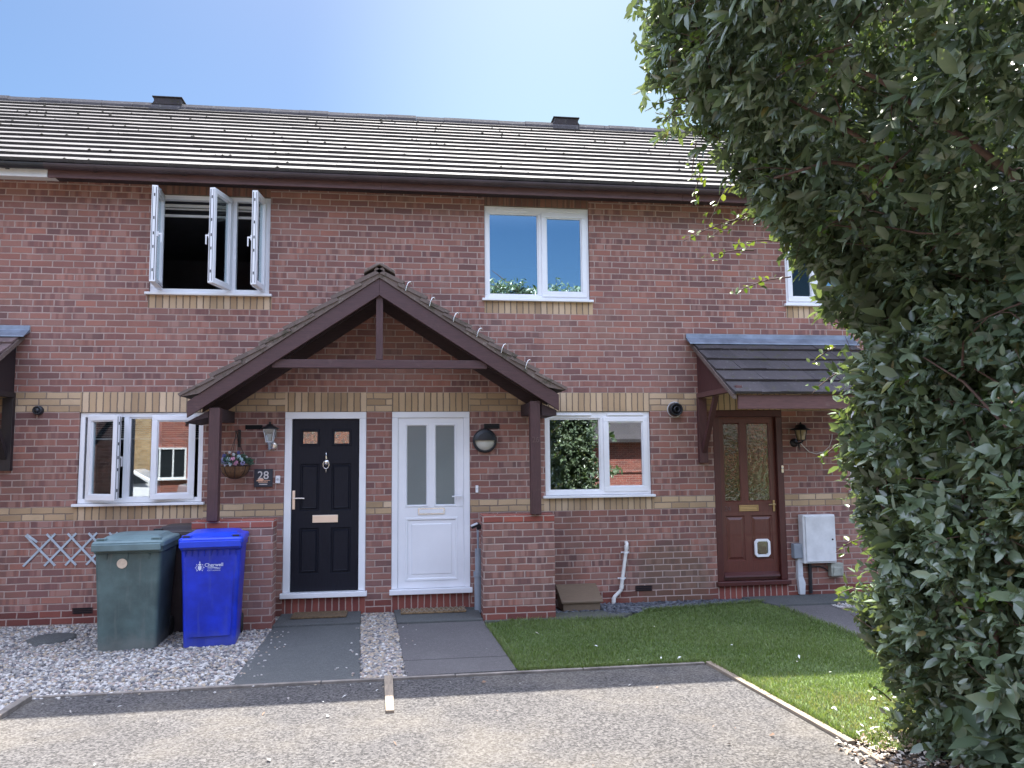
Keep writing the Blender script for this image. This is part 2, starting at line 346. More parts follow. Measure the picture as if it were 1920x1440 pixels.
# ------------------------------------------------------------------ mesh builder
class MB:
    def __init__(s): s.v = []; s.f = []; s.m = []; s.s = []
    def add(s, verts, faces, mat=0, smooth=False, mtx=None):
        o = len(s.v)
        for p in verts:
            p = Vector(p)
            s.v.append(tuple(mtx @ p) if mtx is not None else tuple(p))
        for f in faces: s.f.append([o + i for i in f]); s.m.append(mat); s.s.append(smooth)
        return s
    def box(s, x0, x1, y0, y1, z0, z1, mat=0, mtx=None):
        if x0 > x1: x0, x1 = x1, x0
        if y0 > y1: y0, y1 = y1, y0
        if z0 > z1: z0, z1 = z1, z0
        V = [(x0, y0, z0), (x1, y0, z0), (x1, y1, z0), (x0, y1, z0), (x0, y0, z1), (x1, y0, z1), (x1, y1, z1), (x0, y1, z1)]
        F = [(0, 3, 2, 1), (4, 5, 6, 7), (0, 1, 5, 4), (1, 2, 6, 5), (2, 3, 7, 6), (3, 0, 4, 7)]
        return s.add(V, F, mat, False, mtx)
    def quad(s, a, b, c, d, mat=0): return s.add([a, b, c, d], [(0, 1, 2, 3)], mat)
    def prism(s, pts, axis, a0, a1, mat=0, mtx=None):
        """polygon pts (2D) extruded along axis between a0 and a1; 2D = the two other axes in order"""
        def P(p, a):
            if axis == 0: return (a, p[0], p[1])
            if axis == 1: return (p[0], a, p[1])
            return (p[0], p[1], a)
        n = len(pts)
        V = [P(p, a0) for p in pts] + [P(p, a1) for p in pts]
        F = [list(range(n)), list(range(2 * n - 1, n - 1, -1))]
        for i in range(n): j = (i + 1) % n; F.append([i, i + n, j + n, j])
        return s.add(V, F, mat, False, mtx)
    def tube(s, pts, r, seg=10, mat=0, cap=True, radii=None):
        pts = [Vector(p) for p in pts]; V = []; F = []; n = len(pts); up = None
        for i, p in enumerate(pts):
            d = (pts[min(i + 1, n - 1)] - pts[max(i - 1, 0)])
            d = d.normalized() if d.length > 1e-9 else Vector((0, 0, 1))
            if up is None:
                up = d.orthogonal().normalized()
            else:
                up = (up - d * up.dot(d)); up = up.normalized() if up.length > 1e-6 else d.orthogonal().normalized()
            w = d.cross(up); rr = radii[i] if radii else r
            for k in range(seg):
                a = 2 * math.pi * k / seg
                V.append(p + (up * math.cos(a) + w * math.sin(a)) * rr)
        for i in range(n - 1):
            for k in range(seg):
                k2 = (k + 1) % seg
                F.append((i * seg + k, i * seg + k2, (i + 1) * seg + k2, (i + 1) * seg + k))
        s.add(V, F, mat, True)
        if cap:
            s.add([V[k] for k in range(seg)], [tuple(range(seg))[::-1]], mat)
            s.add([V[(n - 1) * seg + k] for k in range(seg)], [tuple(range(seg))], mat)
        return s
    def lathe(s, prof, origin, axis=(0, 0, 1), seg=24, mat=0, mats=None, arc=None):
        """profile (r, h) about axis through origin"""
        ax = Vector(axis).normalized(); u = ax.orthogonal().normalized(); w = ax.cross(u); o = Vector(origin)
        V = []; F = []; n = len(prof)
        for (r, h) in prof:
            for k in range(seg):
                a = 2 * math.pi * k / seg
                V.append(o + ax * h + (u * math.cos(a) + w * math.sin(a)) * max(r, 1e-5))
        off = len(s.v)
        for i in range(n - 1):
            Fi = []
            for k in range(seg):
                k2 = (k + 1) % seg
                Fi.append((i * seg + k, i * seg + k2, (i + 1) * seg + k2, (i + 1) * seg + k))
            F.append(Fi)
        s.v += [tuple(p) for p in V]
        for i, Fi in enumerate(F):
            for f in Fi:
                s.f.append([off + q for q in f]); s.m.append(mats[i] if mats else mat); s.s.append(True)
        return s
    def loft(s, secs, mat=0, cap=True, mtx=None, smooth=False):
        """secs: lists of points with equal count"""
        n = len(secs[0]); V = [p for sec in secs for p in sec]; F = []
        for i in range(len(secs) - 1):
            for k in range(n):
                k2 = (k + 1) % n
                F.append((i * n + k, i * n + k2, (i + 1) * n + k2, (i + 1) * n + k))
        s.add(V, F, mat, smooth, mtx)
        if cap:
            s.add(secs[0], [tuple(range(n))[::-1]], mat, False, mtx)
            s.add(secs[-1], [tuple(range(n))], mat, False, mtx)
        return s
    def frame(s, x0, x1, z0, z1, w, y0, y1, mat=0, mtx=None, wb=None):
        wb = w if wb is None else wb
        s.box(x0, x1, y0, y1, z1 - w, z1, mat, mtx); s.box(x0, x1, y0, y1, z0, z0 + wb, mat, mtx)
        s.box(x0, x0 + w, y0, y1, z0 + wb, z1 - w, mat, mtx); s.box(x1 - w, x1, y0, y1, z0 + wb, z1 - w, mat, mtx)
        return s
    def rings(s, x0, x1, z0, z1, levels, mat=0, cap=True, mtx=None):
        """nested rectangles facing -y: levels = [(inset, y)]"""
        R = []
        for (i, y) in levels: R.append([(x0 + i, y, z0 + i), (x1 - i, y, z0 + i), (x1 - i, y, z1 - i), (x0 + i, y, z1 - i)])
        for a, b in zip(R, R[1:]):
            for k in range(4):
                k2 = (k + 1) % 4
                s.add([a[k], a[k2], b[k2], b[k]], [(0, 1, 2, 3)], mat, False, mtx)
        if cap: s.add(R[-1], [(0, 1, 2, 3)], mat, False, mtx)
        return s
    def build(s, name, mats, parent=None, origin=None, bevel=0.0, seg=2):
        o = Vector(origin) if origin is not None else Vector((0, 0, 0))
        if parent is not None:
            q = parent
            while q is not None: o = o + q.location; q = q.parent
        me = bpy.data.meshes.new(name)
        me.from_pydata([(p[0] - o[0], p[1] - o[1], p[2] - o[2]) for p in s.v], [], s.f)
        if not isinstance(mats, (list, tuple)): mats = [mats]
        for m in mats: me.materials.append(MAT[m] if isinstance(m, str) else m)
        me.polygons.foreach_set('material_index', s.m); me.polygons.foreach_set('use_smooth', s.s)
        me.update()
        ob = bpy.data.objects.new(name, me); COL.objects.link(ob)
        if parent is not None: ob.parent = parent
        else: ob.location = o
        if bevel:
            bv = ob.modifiers.new('bevel', 'BEVEL'); bv.width = bevel; bv.segments = seg; bv.limit_method = 'ANGLE'; bv.angle_limit = rad(40)
        return ob

def thing(name, label, cat, loc, group=None):
    o = bpy.data.objects.new(name, None); COL.objects.link(o); o.location = loc; o.empty_display_size = 0.2
    o['label'] = label; o['category'] = cat
    if group: o['group'] = group
    bpy.context.view_layer.update() if False else None
    return o
def tag(o, label, cat, group=None):
    o['label'] = label; o['category'] = cat
    if group: o['group'] = group
    return o
def struct(o, kind='structure', label=None, cat=None):
    o['kind'] = kind
    if label: o['label'] = label
    if cat: o['category'] = cat
    return o

def text_mb(txt, size, M4, depth=0.004, font_shear=0.0, mb=None, mat=0, spacing=1.0, bold=0.0):
    cu = bpy.data.curves.new('lettering', 'FONT'); cu.body = txt; cu.size = size; cu.extrude = depth / 2; cu.align_x = 'CENTER'; cu.align_y = 'CENTER'
    cu.shear = font_shear; cu.space_character = spacing; cu.offset = bold; cu.resolution_u = 4
    ob = bpy.data.objects.new('lettering', cu); COL.objects.link(ob)
    dg = bpy.context.evaluated_depsgraph_get(); me = bpy.data.meshes.new_from_object(ob.evaluated_get(dg))
    mb = mb or MB()
    mb.add([v.co for v in me.vertices], [tuple(p.vertices) for p in me.polygons], mat, False, M4)
    bpy.data.objects.remove(ob); bpy.data.curves.remove(cu); bpy.data.meshes.remove(me)
    return mb
def facing(x, y, z, yaw=0.0):
    """text plane facing -y"""
    return Matrix.Translation((x, y, z)) @ Matrix.Rotation(yaw, 4, 'Z') @ Matrix.Rotation(rad(90), 4, 'X')

def np_mesh(name, V, F, mats, attr=None, parent=None, matidx=None, smooth=False):
    V = np.asarray(V, dtype=np.float32); F = np.asarray(F, dtype=np.int32)
    if parent is not None: V = V - np.array(parent.location, dtype=np.float32)
    me = bpy.data.meshes.new(name); k = F.shape[1]
    me.vertices.add(len(V)); me.vertices.foreach_set('co', V.ravel())
    me.loops.add(F.size); me.loops.foreach_set('vertex_index', F.ravel())
    me.polygons.add(len(F)); me.polygons.foreach_set('loop_start', np.arange(0, F.size, k, dtype=np.int32))
    me.polygons.foreach_set('loop_total', np.full(len(F), k, dtype=np.int32))
    for m in (mats if isinstance(mats, (list, tuple)) else [mats]): me.materials.append(MAT[m] if isinstance(m, str) else m)
    if matidx is not None: me.polygons.foreach_set('material_index', np.asarray(matidx, dtype=np.int32))
    if smooth: me.polygons.foreach_set('use_smooth', np.ones(len(F), dtype=bool))
    if attr is not None:
        a = me.attributes.new('tint', 'FLOAT', 'FACE'); a.data.foreach_set('value', np.asarray(attr, dtype=np.float32))
    me.update(calc_edges=True); me.validate()
    ob = bpy.data.objects.new(name, me); COL.objects.link(ob)
    if parent is not None: ob.parent = parent
    return ob

# ------------------------------------------------------------------ camera, sky, sun
CAMP = dict(f=1442.0, yaw=0.13827, pitch=0.09076, roll=-0.00967, loc=(0.0, -9.2075, 1.8115))
def camera():
    cy, sy = math.cos(CAMP['yaw']), math.sin(CAMP['yaw']); cp, sp = math.cos(CAMP['pitch']), math.sin(CAMP['pitch'])
    f = Vector((sy * cp, cy * cp, sp)); r = Vector((cy, -sy, 0)); u = r.cross(f)
    cr, sr = math.cos(CAMP['roll']), math.sin(CAMP['roll'])
    r2 = cr * r + sr * u; u2 = -sr * r + cr * u
    M = Matrix(((r2.x, u2.x, -f.x), (r2.y, u2.y, -f.y), (r2.z, u2.z, -f.z))).to_4x4(); M.translation = Vector(CAMP['loc'])
    cd = bpy.data.cameras.new('camera'); cd.sensor_fit = 'HORIZONTAL'; cd.sensor_width = 36.0; cd.lens = CAMP['f'] * 36.0 / 1920.0
    cd.clip_start = 0.05; cd.clip_end = 3000.0
    co = bpy.data.objects.new('camera', cd); COL.objects.link(co); co.matrix_world = M; SC.camera = co
camera()
SUN_EL, SUN_AZ = rad(60.7), rad(9.0)
SKY_REF, SKY_POW, SKY_SAT = 2.6, 0.0, 1.22
SKY_BACK, SKY_FRONT, SKY_BSAT = 2.25, 0.30, 0.60
W = bpy.data.worlds.new('World'); SC.world = W; W.use_nodes = True
wn = W.node_tree; sky = wn.nodes.new('ShaderNodeTexSky'); sky.sky_type = 'NISHITA'; sky.sun_disc = False
sky.sun_elevation = SUN_EL; sky.sun_rotation = SUN_AZ; sky.air_density = 1.0; sky.dust_density = 1.1; sky.ozone_density = 1.5; sky.altitude = 100
# even the sky out a little (a phone picture holds back the bright part round the sun)
bw = wn.nodes.new('ShaderNodeRGBToBW'); wn.links.new(sky.outputs[0], bw.inputs[0])
dv = wn.nodes.new('ShaderNodeMath'); dv.operation = 'DIVIDE'; wn.links.new(bw.outputs[0], dv.inputs[0]); dv.inputs[1].default_value = SKY_REF
pw = wn.nodes.new('ShaderNodeMath'); pw.operation = 'POWER'; wn.links.new(dv.outputs[0], pw.inputs[0]); pw.inputs[1].default_value = SKY_POW
vs = wn.nodes.new('ShaderNodeVectorMath'); vs.operation = 'SCALE'; wn.links.new(sky.outputs[0], vs.inputs[0]); wn.links.new(pw.outputs[0], vs.inputs['Scale'])
hs = wn.nodes.new('ShaderNodeHueSaturation'); hs.inputs['Saturation'].default_value = SKY_SAT; hs.inputs['Hue'].default_value = 0.499; wn.links.new(vs.outputs[0], hs.inputs['Color'])
tc = wn.nodes.new('ShaderNodeTexCoord'); dt = wn.nodes.new('ShaderNodeVectorMath'); dt.operation = 'DOT_PRODUCT'
wn.links.new(tc.outputs['Generated'], dt.inputs[0]); dt.inputs[1].default_value = (0.10, 0.97, 0.10)
def wramp(src, a, b, c, d):
    n = wn.nodes.new('ShaderNodeMapRange'); n.interpolation_type = 'SMOOTHSTEP'; wn.links.new(src, n.inputs[0])
    for k, v in enumerate((a, b, c, d)): n.inputs[k + 1].default_value = v
    return n.outputs[0]
sx = wn.nodes.new('ShaderNodeSeparateXYZ'); wn.links.new(tc.outputs['Generated'], sx.inputs[0])
bk = wn.nodes.new('ShaderNodeMath'); bk.operation = 'MULTIPLY'
wn.links.new(wramp(dt.outputs['Value'], 0.32, 0.765, 1.0, 0.0), bk.inputs[0]); wn.links.new(wramp(sx.outputs[2], 0.28, 0.48, 0.0, 1.0), bk.inputs[1])
hb = wn.nodes.new('ShaderNodeHueSaturation'); hb.inputs['Saturation'].default_value = SKY_BSAT; hb.inputs['Value'].default_value = SKY_BACK; hb.inputs['Hue'].default_value = 0.51
hs.inputs['Value'].default_value = SKY_FRONT
wn.links.new(vs.outputs[0], hb.inputs['Color'])
v2 = wn.nodes.new('ShaderNodeMix'); v2.data_type = 'RGBA'; wn.links.new(bk.outputs[0], v2.inputs[0]); gd = wn.nodes.new('ShaderNodeVectorMath'); gd.operation = 'DOT_PRODUCT'; wn.links.new(tc.outputs['Generated'], gd.inputs[0])
ga, ge = rad(19.0), rad(23.0); gd.inputs[1].default_value = (math.sin(ga) * math.cos(ge), math.cos(ga) * math.cos(ge), math.sin(ge))
gw = wn.nodes.new('ShaderNodeMix'); gw.data_type = 'RGBA'; gw.blend_type = 'ADD'; wn.links.new(wramp(gd.outputs['Value'], 0.90, 1.0, 0.0, 1.0), gw.inputs[0])
wn.links.new(hs.outputs[0], gw.inputs[6]); gw.inputs[7].default_value = (0.42, 0.48, 0.10, 1)      # pale haze on the sun's side
wn.links.new(gw.outputs[2], v2.inputs[6]); wn.links.new(hb.outputs[0], v2.inputs[7])
wn.links.new(v2.outputs[2], wn.nodes['Background'].inputs[0]); wn.nodes['Background'].inputs[1].default_value = 0.12
sl = bpy.data.lights.new('sun', 'SUN'); sl.energy = 4.0; sl.angle = rad(0.55); sl.color = (1.0, 0.955, 0.88)
so = bpy.data.objects.new('sun', sl); COL.objects.link(so)
sd = Vector((math.sin(SUN_AZ) * math.cos(SUN_EL), math.cos(SUN_AZ) * math.cos(SUN_EL), math.sin(SUN_EL)))
so.rotation_euler = sd.to_track_quat('Z', 'Y').to_euler(); so.location = sd * 40
SC.view_settings.view_transform = 'Standard'; SC.view_settings.look = 'None'; SC.view_settings.gamma = 1.0
SC.view_settings.exposure = 2.15
SC.cycles.max_bounces = 8; SC.cycles.diffuse_bounces = 5; SC.cycles.glossy_bounces = 4; SC.cycles.transmission_bounces = 4
SC.cycles.transparent_max_bounces = 10; SC.cycles.use_denoising = True; SC.cycles.caustics_reflective = False
#__PART2__
# ------------------------------------------------------------------ the terrace
CR = 0.075
PITCH = rad(32.5); EAVE_Y, EAVE_Z = -0.37, 5.062; RIDGE_Y = 3.11
RIDGE_Z = EAVE_Z + math.tan(PITCH) * (RIDGE_Y - EAVE_Y)

MAT['moss'] = plain('dark_moss', (.035, .034, .02), .95, var=.3)
def tile_slope(mb, O, e, s, length, courses, gauge, tw=0.33, t=0.024, lift=0.006, jit=0.003, over=0.06, mat=0, stagger=True, rnd=None, grid=None):
    """lapped flat tiles: O eave corner, e unit along the eave, s unit up the slope"""
    rnd = rnd or random
    O = Vector(O); e = Vector(e); s = Vector(s); n = e.cross(s)
    if n.z < 0: n = -n
    for k in range(courses):
        ph = k * 2.3
        off = (tw / 2 if (stagger and k % 2) else 0.0)
        a = -off
        if grid is not None: a = math.floor((grid[0] - off) / tw) * tw + off - grid[0]
        sag = 0.004 * math.sin(k * 1.7)
        while a < length - 0.01:
            a0, a1 = max(0.0, a), min(length, a + tw - 0.003)
            if grid is not None:
                a0, a1 = a, a + tw - .003; c_ = a + tw / 2
                if c_ < 0 and not grid[1]: a += tw; continue
                if c_ >= length and not grid[2]: a += tw; continue
                if grid[1]: a0 = max(0.0, a0)
                if grid[2]: a1 = min(length, a1)
            a += tw
            if a1 - a0 < 0.03: continue
            j = rnd.gauss(0, jit); ds = rnd.gauss(0, jit * 1.2); tl = rnd.gauss(0, jit * 0.7)
            s0, s1 = k * gauge + ds, k * gauge + gauge + over
            h0b, h0t, h1b, h1t = lift + j, lift + t + j, lift - t, lift
            if grid is not None:
                xm_ = grid[0] + (a0 + a1) / 2; j += .0022 * math.sin(xm_ * .9 + ph * .35); h0b, h0t = lift + j, lift + t + j
            P = lambda al, sl, h: O + e * al + s * sl + n * h
            V = [P(a0, s0, h0b - tl), P(a1, s0, h0b + tl), P(a1, s1, h1b), P(a0, s1, h1b),
                 P(a0, s0, h0t - tl), P(a1, s0, h0t + tl), P(a1, s1, h1t), P(a0, s1, h1t)]
            mb.add(V, [(0, 3, 2, 1), (4, 5, 6, 7), (0, 1, 5, 4), (1, 2, 6, 5), (2, 3, 7, 6), (3, 0, 4, 7)], mat)

def facade(house, x0, x1, openings, regions):
    """front wall cut round its openings, with brick reveals; regions: (x0,x1,z0,z1,slot)"""
    zb, zt = -0.20, 5.02
    xs = {x0, x1}; zs = {zb, zt}
    for (a, b, c, d) in openings: xs |= {a, b}; zs |= {c, d}
    for (a, b, c, d, m) in regions: xs |= {max(x0, a), min(x1, b)}; zs |= {c, d}
    xs = sorted(x for x in xs if x0 <= x <= x1); zs = sorted(z for z in zs if zb <= z <= zt)
    mb = MB()
    for xa, xb in zip(xs, xs[1:]):
        for za, zc in zip(zs, zs[1:]):
            cx, cz = (xa + xb) / 2, (za + zc) / 2
            if any(a < cx < b and c < cz < d for (a, b, c, d) in openings): continue
            m = 0
            for (a, b, c, d, k) in regions:
                if a < cx < b and c < cz < d: m = k
            mb.add([(xa, 0, za), (xb, 0, za), (xb, 0, zc), (xa, 0, zc)], [(0, 1, 2, 3)], m)
    R = 0.12
    for (a, b, c, d) in openings:
        mb.quad((a, 0, c), (a, R, c), (a, R, d), (a, 0, d)); mb.quad((b, R, c), (b, 0, c), (b, 0, d), (b, R, d))
        mb.quad((a, 0, d), (a, R, d), (b, R, d), (b, 0, d), 1); mb.quad((a, R, c), (a, 0, c), (b, 0, c), (b, R, c), 1)
    return mb

def bands(x0, x1):
    return [(x0, x1, 17 * CR, 15 * CR, 1) if False else (x0, x1, 15 * CR, 17 * CR, 1), (x0, x1, 31 * CR, 34 * CR, 1), (x0, x1, -0.2, 2 * CR, 3)]
def win_regions(a, b, up):
    if up: return [(a - .005, b + .03, 47 * CR, 49 * CR, 2), (a, b, 65 * CR, 5.02, 5)]
    return [(a - .02, b + .02, 15 * CR, 17 * CR, 2), (a, b, 31 * CR, 34 * CR, 2)]
def door_regions(a, b): return [(a, b, 31 * CR, 34 * CR, 2), (a, b, -0.02, 0.2, 4)]
WALLM = ['brick', 'cream', 'cream_s', 'eng', 'red_s', 'brown_s']

def sash_mesh(w, h, y0=0.0, y1=0.062, fw=0.058):
    """a casement standing on its own corner: x 0..w, z 0..h, outer face at y0"""
    mb = MB()
    mb.frame(0, w, 0, h, fw, y0, y1)
    mb.frame(fw, w - fw, fw, h - fw, 0.014, y0 + 0.012, y0 + 0.05)
    return mb
MAT['glass4'] = glassmat('window_glass_low', 0.30)
def window(house, x0, x1, z0, z1, lights, vents=(), blind=None, rooms=True):
    fr = MB(); fw = 0.052; y0, y1 = 0.024, 0.095
    zs0, zs1 = z0 + 0.032, z1 - 0.004
    xa, xb = x0 + 0.003, x1 - 0.003
    ft = 0.082 if vents else fw
    fr.frame(xa, xb, zs0, zs1, ft, y0, y1, 0, None, fw) if False else None
    fr.box(xa, xb, y0, y1, zs1 - ft, zs1); fr.box(xa, xb, y0, y1, zs0, zs0 + fw); fr.box(xa, xa + fw, y0, y1, zs0 + fw, zs1 - ft); fr.box(xb - fw, xb, y0, y1, zs0 + fw, zs1 - ft)
    for (a, b) in zip(lights, lights[1:]):
        if a.get('flying'): continue
        fr.box(a['x1'] - 0.027, a['x1'] + 0.027, y0, y1, zs0 + fw, zs1 - ft)
    w = fr.build('window', 'upvc', house, bevel=0.004)
    s = MB(); s.box(x0 - 0.035, x1 + 0.035, -0.048, 0.0235, z0, z0 + 0.030); s.build('sill', 'upvc', w, bevel=0.005)
    for (a, b) in vents:
        v = MB(); v.box(a, b, y0 - 0.020, y0 - 0.001, zs1 - 0.048, zs1 - 0.026); v.build('trickle_vent', 'upvc', w, bevel=0.003)
    n = len(lights)
    for i, L in enumerate(lights):
        a = L['x0'] + (fw if i == 0 else 0.027); b = L['x1'] - (fw if i == n - 1 else 0.027)
        za, zc = zs0 + fw, zs1 - ft
        k = L['kind']
        if k == 'fixed':
            bd = MB(); bd.frame(a, b, za, zc, 0.016, y0 + 0.012, y0 + 0.05); bd.build('glazing_bead', 'upvc', w)
            p = MB(); p.box(a + .014, b - .014, 0.052, 0.058, za + .014, zc - .014); p.build('pane', L.get('glass', 'glass'), w)
        else:
            o = 0.016; a -= o; b += o; za -= o; zc += o
            W_, H_ = b - a, zc - za
            if k == 'closed': M4 = Matrix.Translation((a, y0 - 0.016, za))
            else:
                ang = rad(L['ang'])
                if L['hinge'] == 'l': M4 = Matrix.Translation((a + L.get('shift', 0.03), y0 - 0.02, za)) @ Matrix.Rotation(-ang, 4, 'Z')
                else: M4 = Matrix.Translation((b - L.get('shift', 0.03), y0 - 0.02, za)) @ Matrix.Rotation(ang, 4, 'Z') @ Matrix.Translation((-W_, 0, 0))
            m = sash_mesh(W_, H_); m.v = [tuple(M4 @ Vector(q)) for q in m.v]
            m.build('sash', 'upvc', w, bevel=0.004)
            p = MB(); p.box(0.068, W_ - 0.068, 0.028, 0.034, 0.068, H_ - 0.068, 0, M4); p.build('pane', L.get('glass', 'glass'), w)
            if k == 'open':
                r = MB()                                     # black weather seal and lock keeps on the sash edge
                ex0, ex1 = (W_ + 0.0005, W_ + 0.0035) if L['hinge'] == 'l' else (-0.0035, -0.0005)
                r.box(ex0, ex1, 0.044, 0.050, 0.02, H_ - 0.02, 0, M4); r.box(ex0, ex1, 0.010, 0.014, 0.02, H_ - 0.02, 0, M4)
                for q in (0.12, 0.36, 0.5, 0.66, 0.9): r.box(ex0, ex1, 0.024, 0.036, H_ * q - 0.016, H_ * q + 0.016, 0, M4)
                r.build('seal', 'rubber', w)
                h = MB(); hx = W_ - 0.03 if L['hinge'] == 'l' else 0.03
                h.box(hx - 0.012, hx + 0.012, 0.0625, 0.078, H_ * 0.5 - 0.03, H_ * 0.5 + 0.03, 0, M4)
                sgn = -1 if L['hinge'] == 'l' else 1
                h.box(min(hx, hx + sgn * -0.0) - 0.008, hx + 0.008, 0.078, 0.115, H_ * .5 - .008, H_ * .5 + .012, 0, M4)
                h.box(hx - 0.009, hx + 0.009, 0.100, 0.113, H_ * .5 - 0.10, H_ * .5 - .008, 0, M4)
                h.build('handle', 'upvc', w, bevel=0.003)
                for zz in (0.005, H_ - 0.012):
                    st = MB(); st.box(0.10 if L['hinge'] == 'r' else 0.04, W_ - (0.04 if L['hinge'] == 'r' else 0.10), 0.066, 0.076, zz, zz + 0.006, 0, M4); st.build('friction_stay', 'chrome', w)
    if blind:
        (ba, bb, zt, zb_, pitch) = blind
        bl = MB(); bl.box(ba, bb, 0.14, 0.17, zt - 0.035, zt)
        z = zt - 0.06
        while z > zb_: bl.box(ba, bb, 0.145, 0.168, z - 0.003, z + (0.012 if pitch > 0.03 else 0.0)); z -= pitch
        bl.box(ba, bb, 0.143, 0.170, zb_ - 0.012, zb_ + 0.004)
        bl.build('blind', 'blind', w)
    return w

def panelled(mb, x0, x1, z0, z1, y, panels, mat=0):
    """flat face at y with rectangular panels cut out; each panel (x0,x1,z0,z1,levels or None for a hole)"""
    xs = sorted({x0, x1} | {p[0] for p in panels} | {p[1] for p in panels}); zs = sorted({z0, z1} | {p[2] for p in panels} | {p[3] for p in panels})
    for a, b in zip(xs, xs[1:]):
        for c, d in zip(zs, zs[1:]):
            cx, cz = (a + b) / 2, (c + d) / 2
            if any(p[0] < cx < p[1] and p[2] < cz < p[3] for p in panels): continue
            mb.quad((a, y, c), (b, y, c), (b, y, d), (a, y, d), mat)
    for p in panels:
        if p[4] is not None: mb.rings(p[0], p[1], p[2], p[3], [(i, y + dy) for i, dy in p[4]], mat, cap=p[5] if len(p) > 5 else True)
    for (a, b, c, d) in ((x0, x0, z0, z1), (x1, x1, z0, z1)):
        mb.quad((a, y, c), (a, y, d), (a, y + 0.045, d), (a, y + 0.045, c), mat)
    mb.quad((x0, y, z1), (x1, y, z1), (x1, y + 0.045, z1), (x0, y + 0.045, z1), mat)
    mb.quad((x0, y + .045, z0), (x1, y + .045, z0), (x1, y + .045, z1), (x0, y + .045, z1), mat)
RAISED = [(0, 0), (0.010, 0.011), (0.020, 0.011), (0.032, -0.005), (0.040, -0.003)]
def lever(mb, x, z, y, d, plate=(0.016, 0.108)):
    mb.box(x - plate[0], x + plate[0], y - 0.012, y - 0.0005, z - plate[1], z + plate[1])
    mb.tube([(x, y - 0.012, z + 0.02), (x, y - 0.05, z + 0.02)], 0.009, 8)
    mb.tube([(x, y - 0.05, z + 0.02), (x + d * 0.5, y - 0.054, z + 0.022), (x + d, y - 0.046, z + 0.018)], 0.0085, 8)

def roof_parts(house, x0, x1, seed, fascia='fascia', gutter='gutter', soff='soffit', vent=None, ends=()):
    rnd = random.Random(seed)
    su = Vector((0, math.cos(PITCH), math.sin(PITCH)))
    L = (RIDGE_Y - EAVE_Y) / math.cos(PITCH); N = 15
    mb = MB(); tile_slope(mb, (x0, EAVE_Y, EAVE_Z), (1, 0, 0), su, x1 - x0, N, L / N, 0.33, 0.040, 0.006, 0.0008, 0.07, 0, True, rnd, (x0, x0 < -9, x1 > 10))
    up_ = Vector((0, -math.sin(PITCH), math.cos(PITCH)))
    for _ in range(int(13 * (x1 - x0))):                       # moss and lichen cushions on the tile edges
        k = rnd.randrange(N); c = Vector((rnd.uniform(x0, x1), EAVE_Y, EAVE_Z)) + su * (k * L / N + rnd.uniform(0, .03)) + up_ * .045; r = rnd.uniform(.006, .016)
        mb.add([c + Vector((r * 1.5, 0, 0)), c + Vector((0, 0, r)), c - Vector((r * 1.5, 0, 0)), c - Vector((0, 0, r)), c + Vector((0, r, 0)), c - Vector((0, r, 0))], [(0, 1, 5), (1, 2, 5), (2, 3, 5), (3, 0, 5), (1, 0, 4), (2, 1, 4), (3, 2, 4), (0, 3, 4)], 1)
    # rear slope and boarding under the tiles
    n = Vector((0, -math.sin(PITCH), math.cos(PITCH))) * -0.03
    a = Vector((x0, EAVE_Y + .05, EAVE_Z + .032)) + n; r = Vector((x0, RIDGE_Y, RIDGE_Z)) + n; b = Vector((x0, 2 * RIDGE_Y - EAVE_Y, EAVE_Z))
    d = Vector((x1 - x0, 0, 0))
    mb.quad(a, a + d, r + d, r); mb.quad(r, r + d, b + d, b)
    roof = mb.build('roof', ['tile', 'moss'], house)
    rg = MB(); x = x0
    while x < x1 - 0.02:
        xe = min(x1, x + 0.445); j = rnd.gauss(0, 0.004)
        secs = []
        for xx in (x, xe):
            secs.append([(xx, RIDGE_Y + a_, RIDGE_Z + b_ + j) for a_, b_ in ((.155, -.10), (.145, -.015), (.10, .045), (.035, .070), (-.035, .070), (-.112, .045), (-.148, -.015), (-.155, -.10))])
        rg.loft(secs, smooth=False); x += 0.45
    rg.build('ridge', 'ridge', roof)
    if vent:
        v = MB(); vx = vent
        v.prism([(vx - 0.235, RIDGE_Z + 0.02), (vx - 0.20, RIDGE_Z + 0.075), (vx - 0.205, RIDGE_Z + 0.130), (vx + 0.205, RIDGE_Z + 0.130), (vx + 0.20, RIDGE_Z + 0.075), (vx + 0.235, RIDGE_Z + 0.02)], 1, RIDGE_Y - 0.13, RIDGE_Y + 0.13)
        v.box(vx - 0.225, vx + 0.225, RIDGE_Y - 0.15, RIDGE_Y + 0.15, RIDGE_Z + 0.131, RIDGE_Z + 0.150)
        v.build('ridge_vent', 'tile_dark', roof, bevel=0.01)
    f = MB(); f.box(x0 + .001, x1 - .001, -0.302, -0.28, 4.918, 5.055); f.build('fascia', fascia, house, bevel=0.003)
    s = MB(); s.box(x0, x1, -0.279, 0.001, 4.978, 4.992); s.build('soffit', soff, house)
    g = MB(); R = 0.056; cy, cz = -0.362, 5.042
    prof = [(cy + R * math.cos(t), cz + R * math.sin(t)) for t in [math.pi + math.pi * k / 10 for k in range(11)]]
    inner = [(cy + (R - .004) * math.cos(t), cz + (R - .004) * math.sin(t)) for t in [2 * math.pi - math.pi * k / 10 for k in range(11)]]
    g.prism(prof + inner, 0, x0, x1)
    x = x0 + 0.5
    while x < x1:                                              # union brackets
        g.prism([(cy + (R + .004) * math.cos(t), cz + (R + .004) * math.sin(t)) for t in [math.pi + math.pi * k / 8 for k in range(9)]], 0, x - .03, x + .03)
        g.box(x - .02, x + .02, -0.312, -0.3025, 4.99, 5.04); x += 0.95
    g.build('gutter', gutter, house)

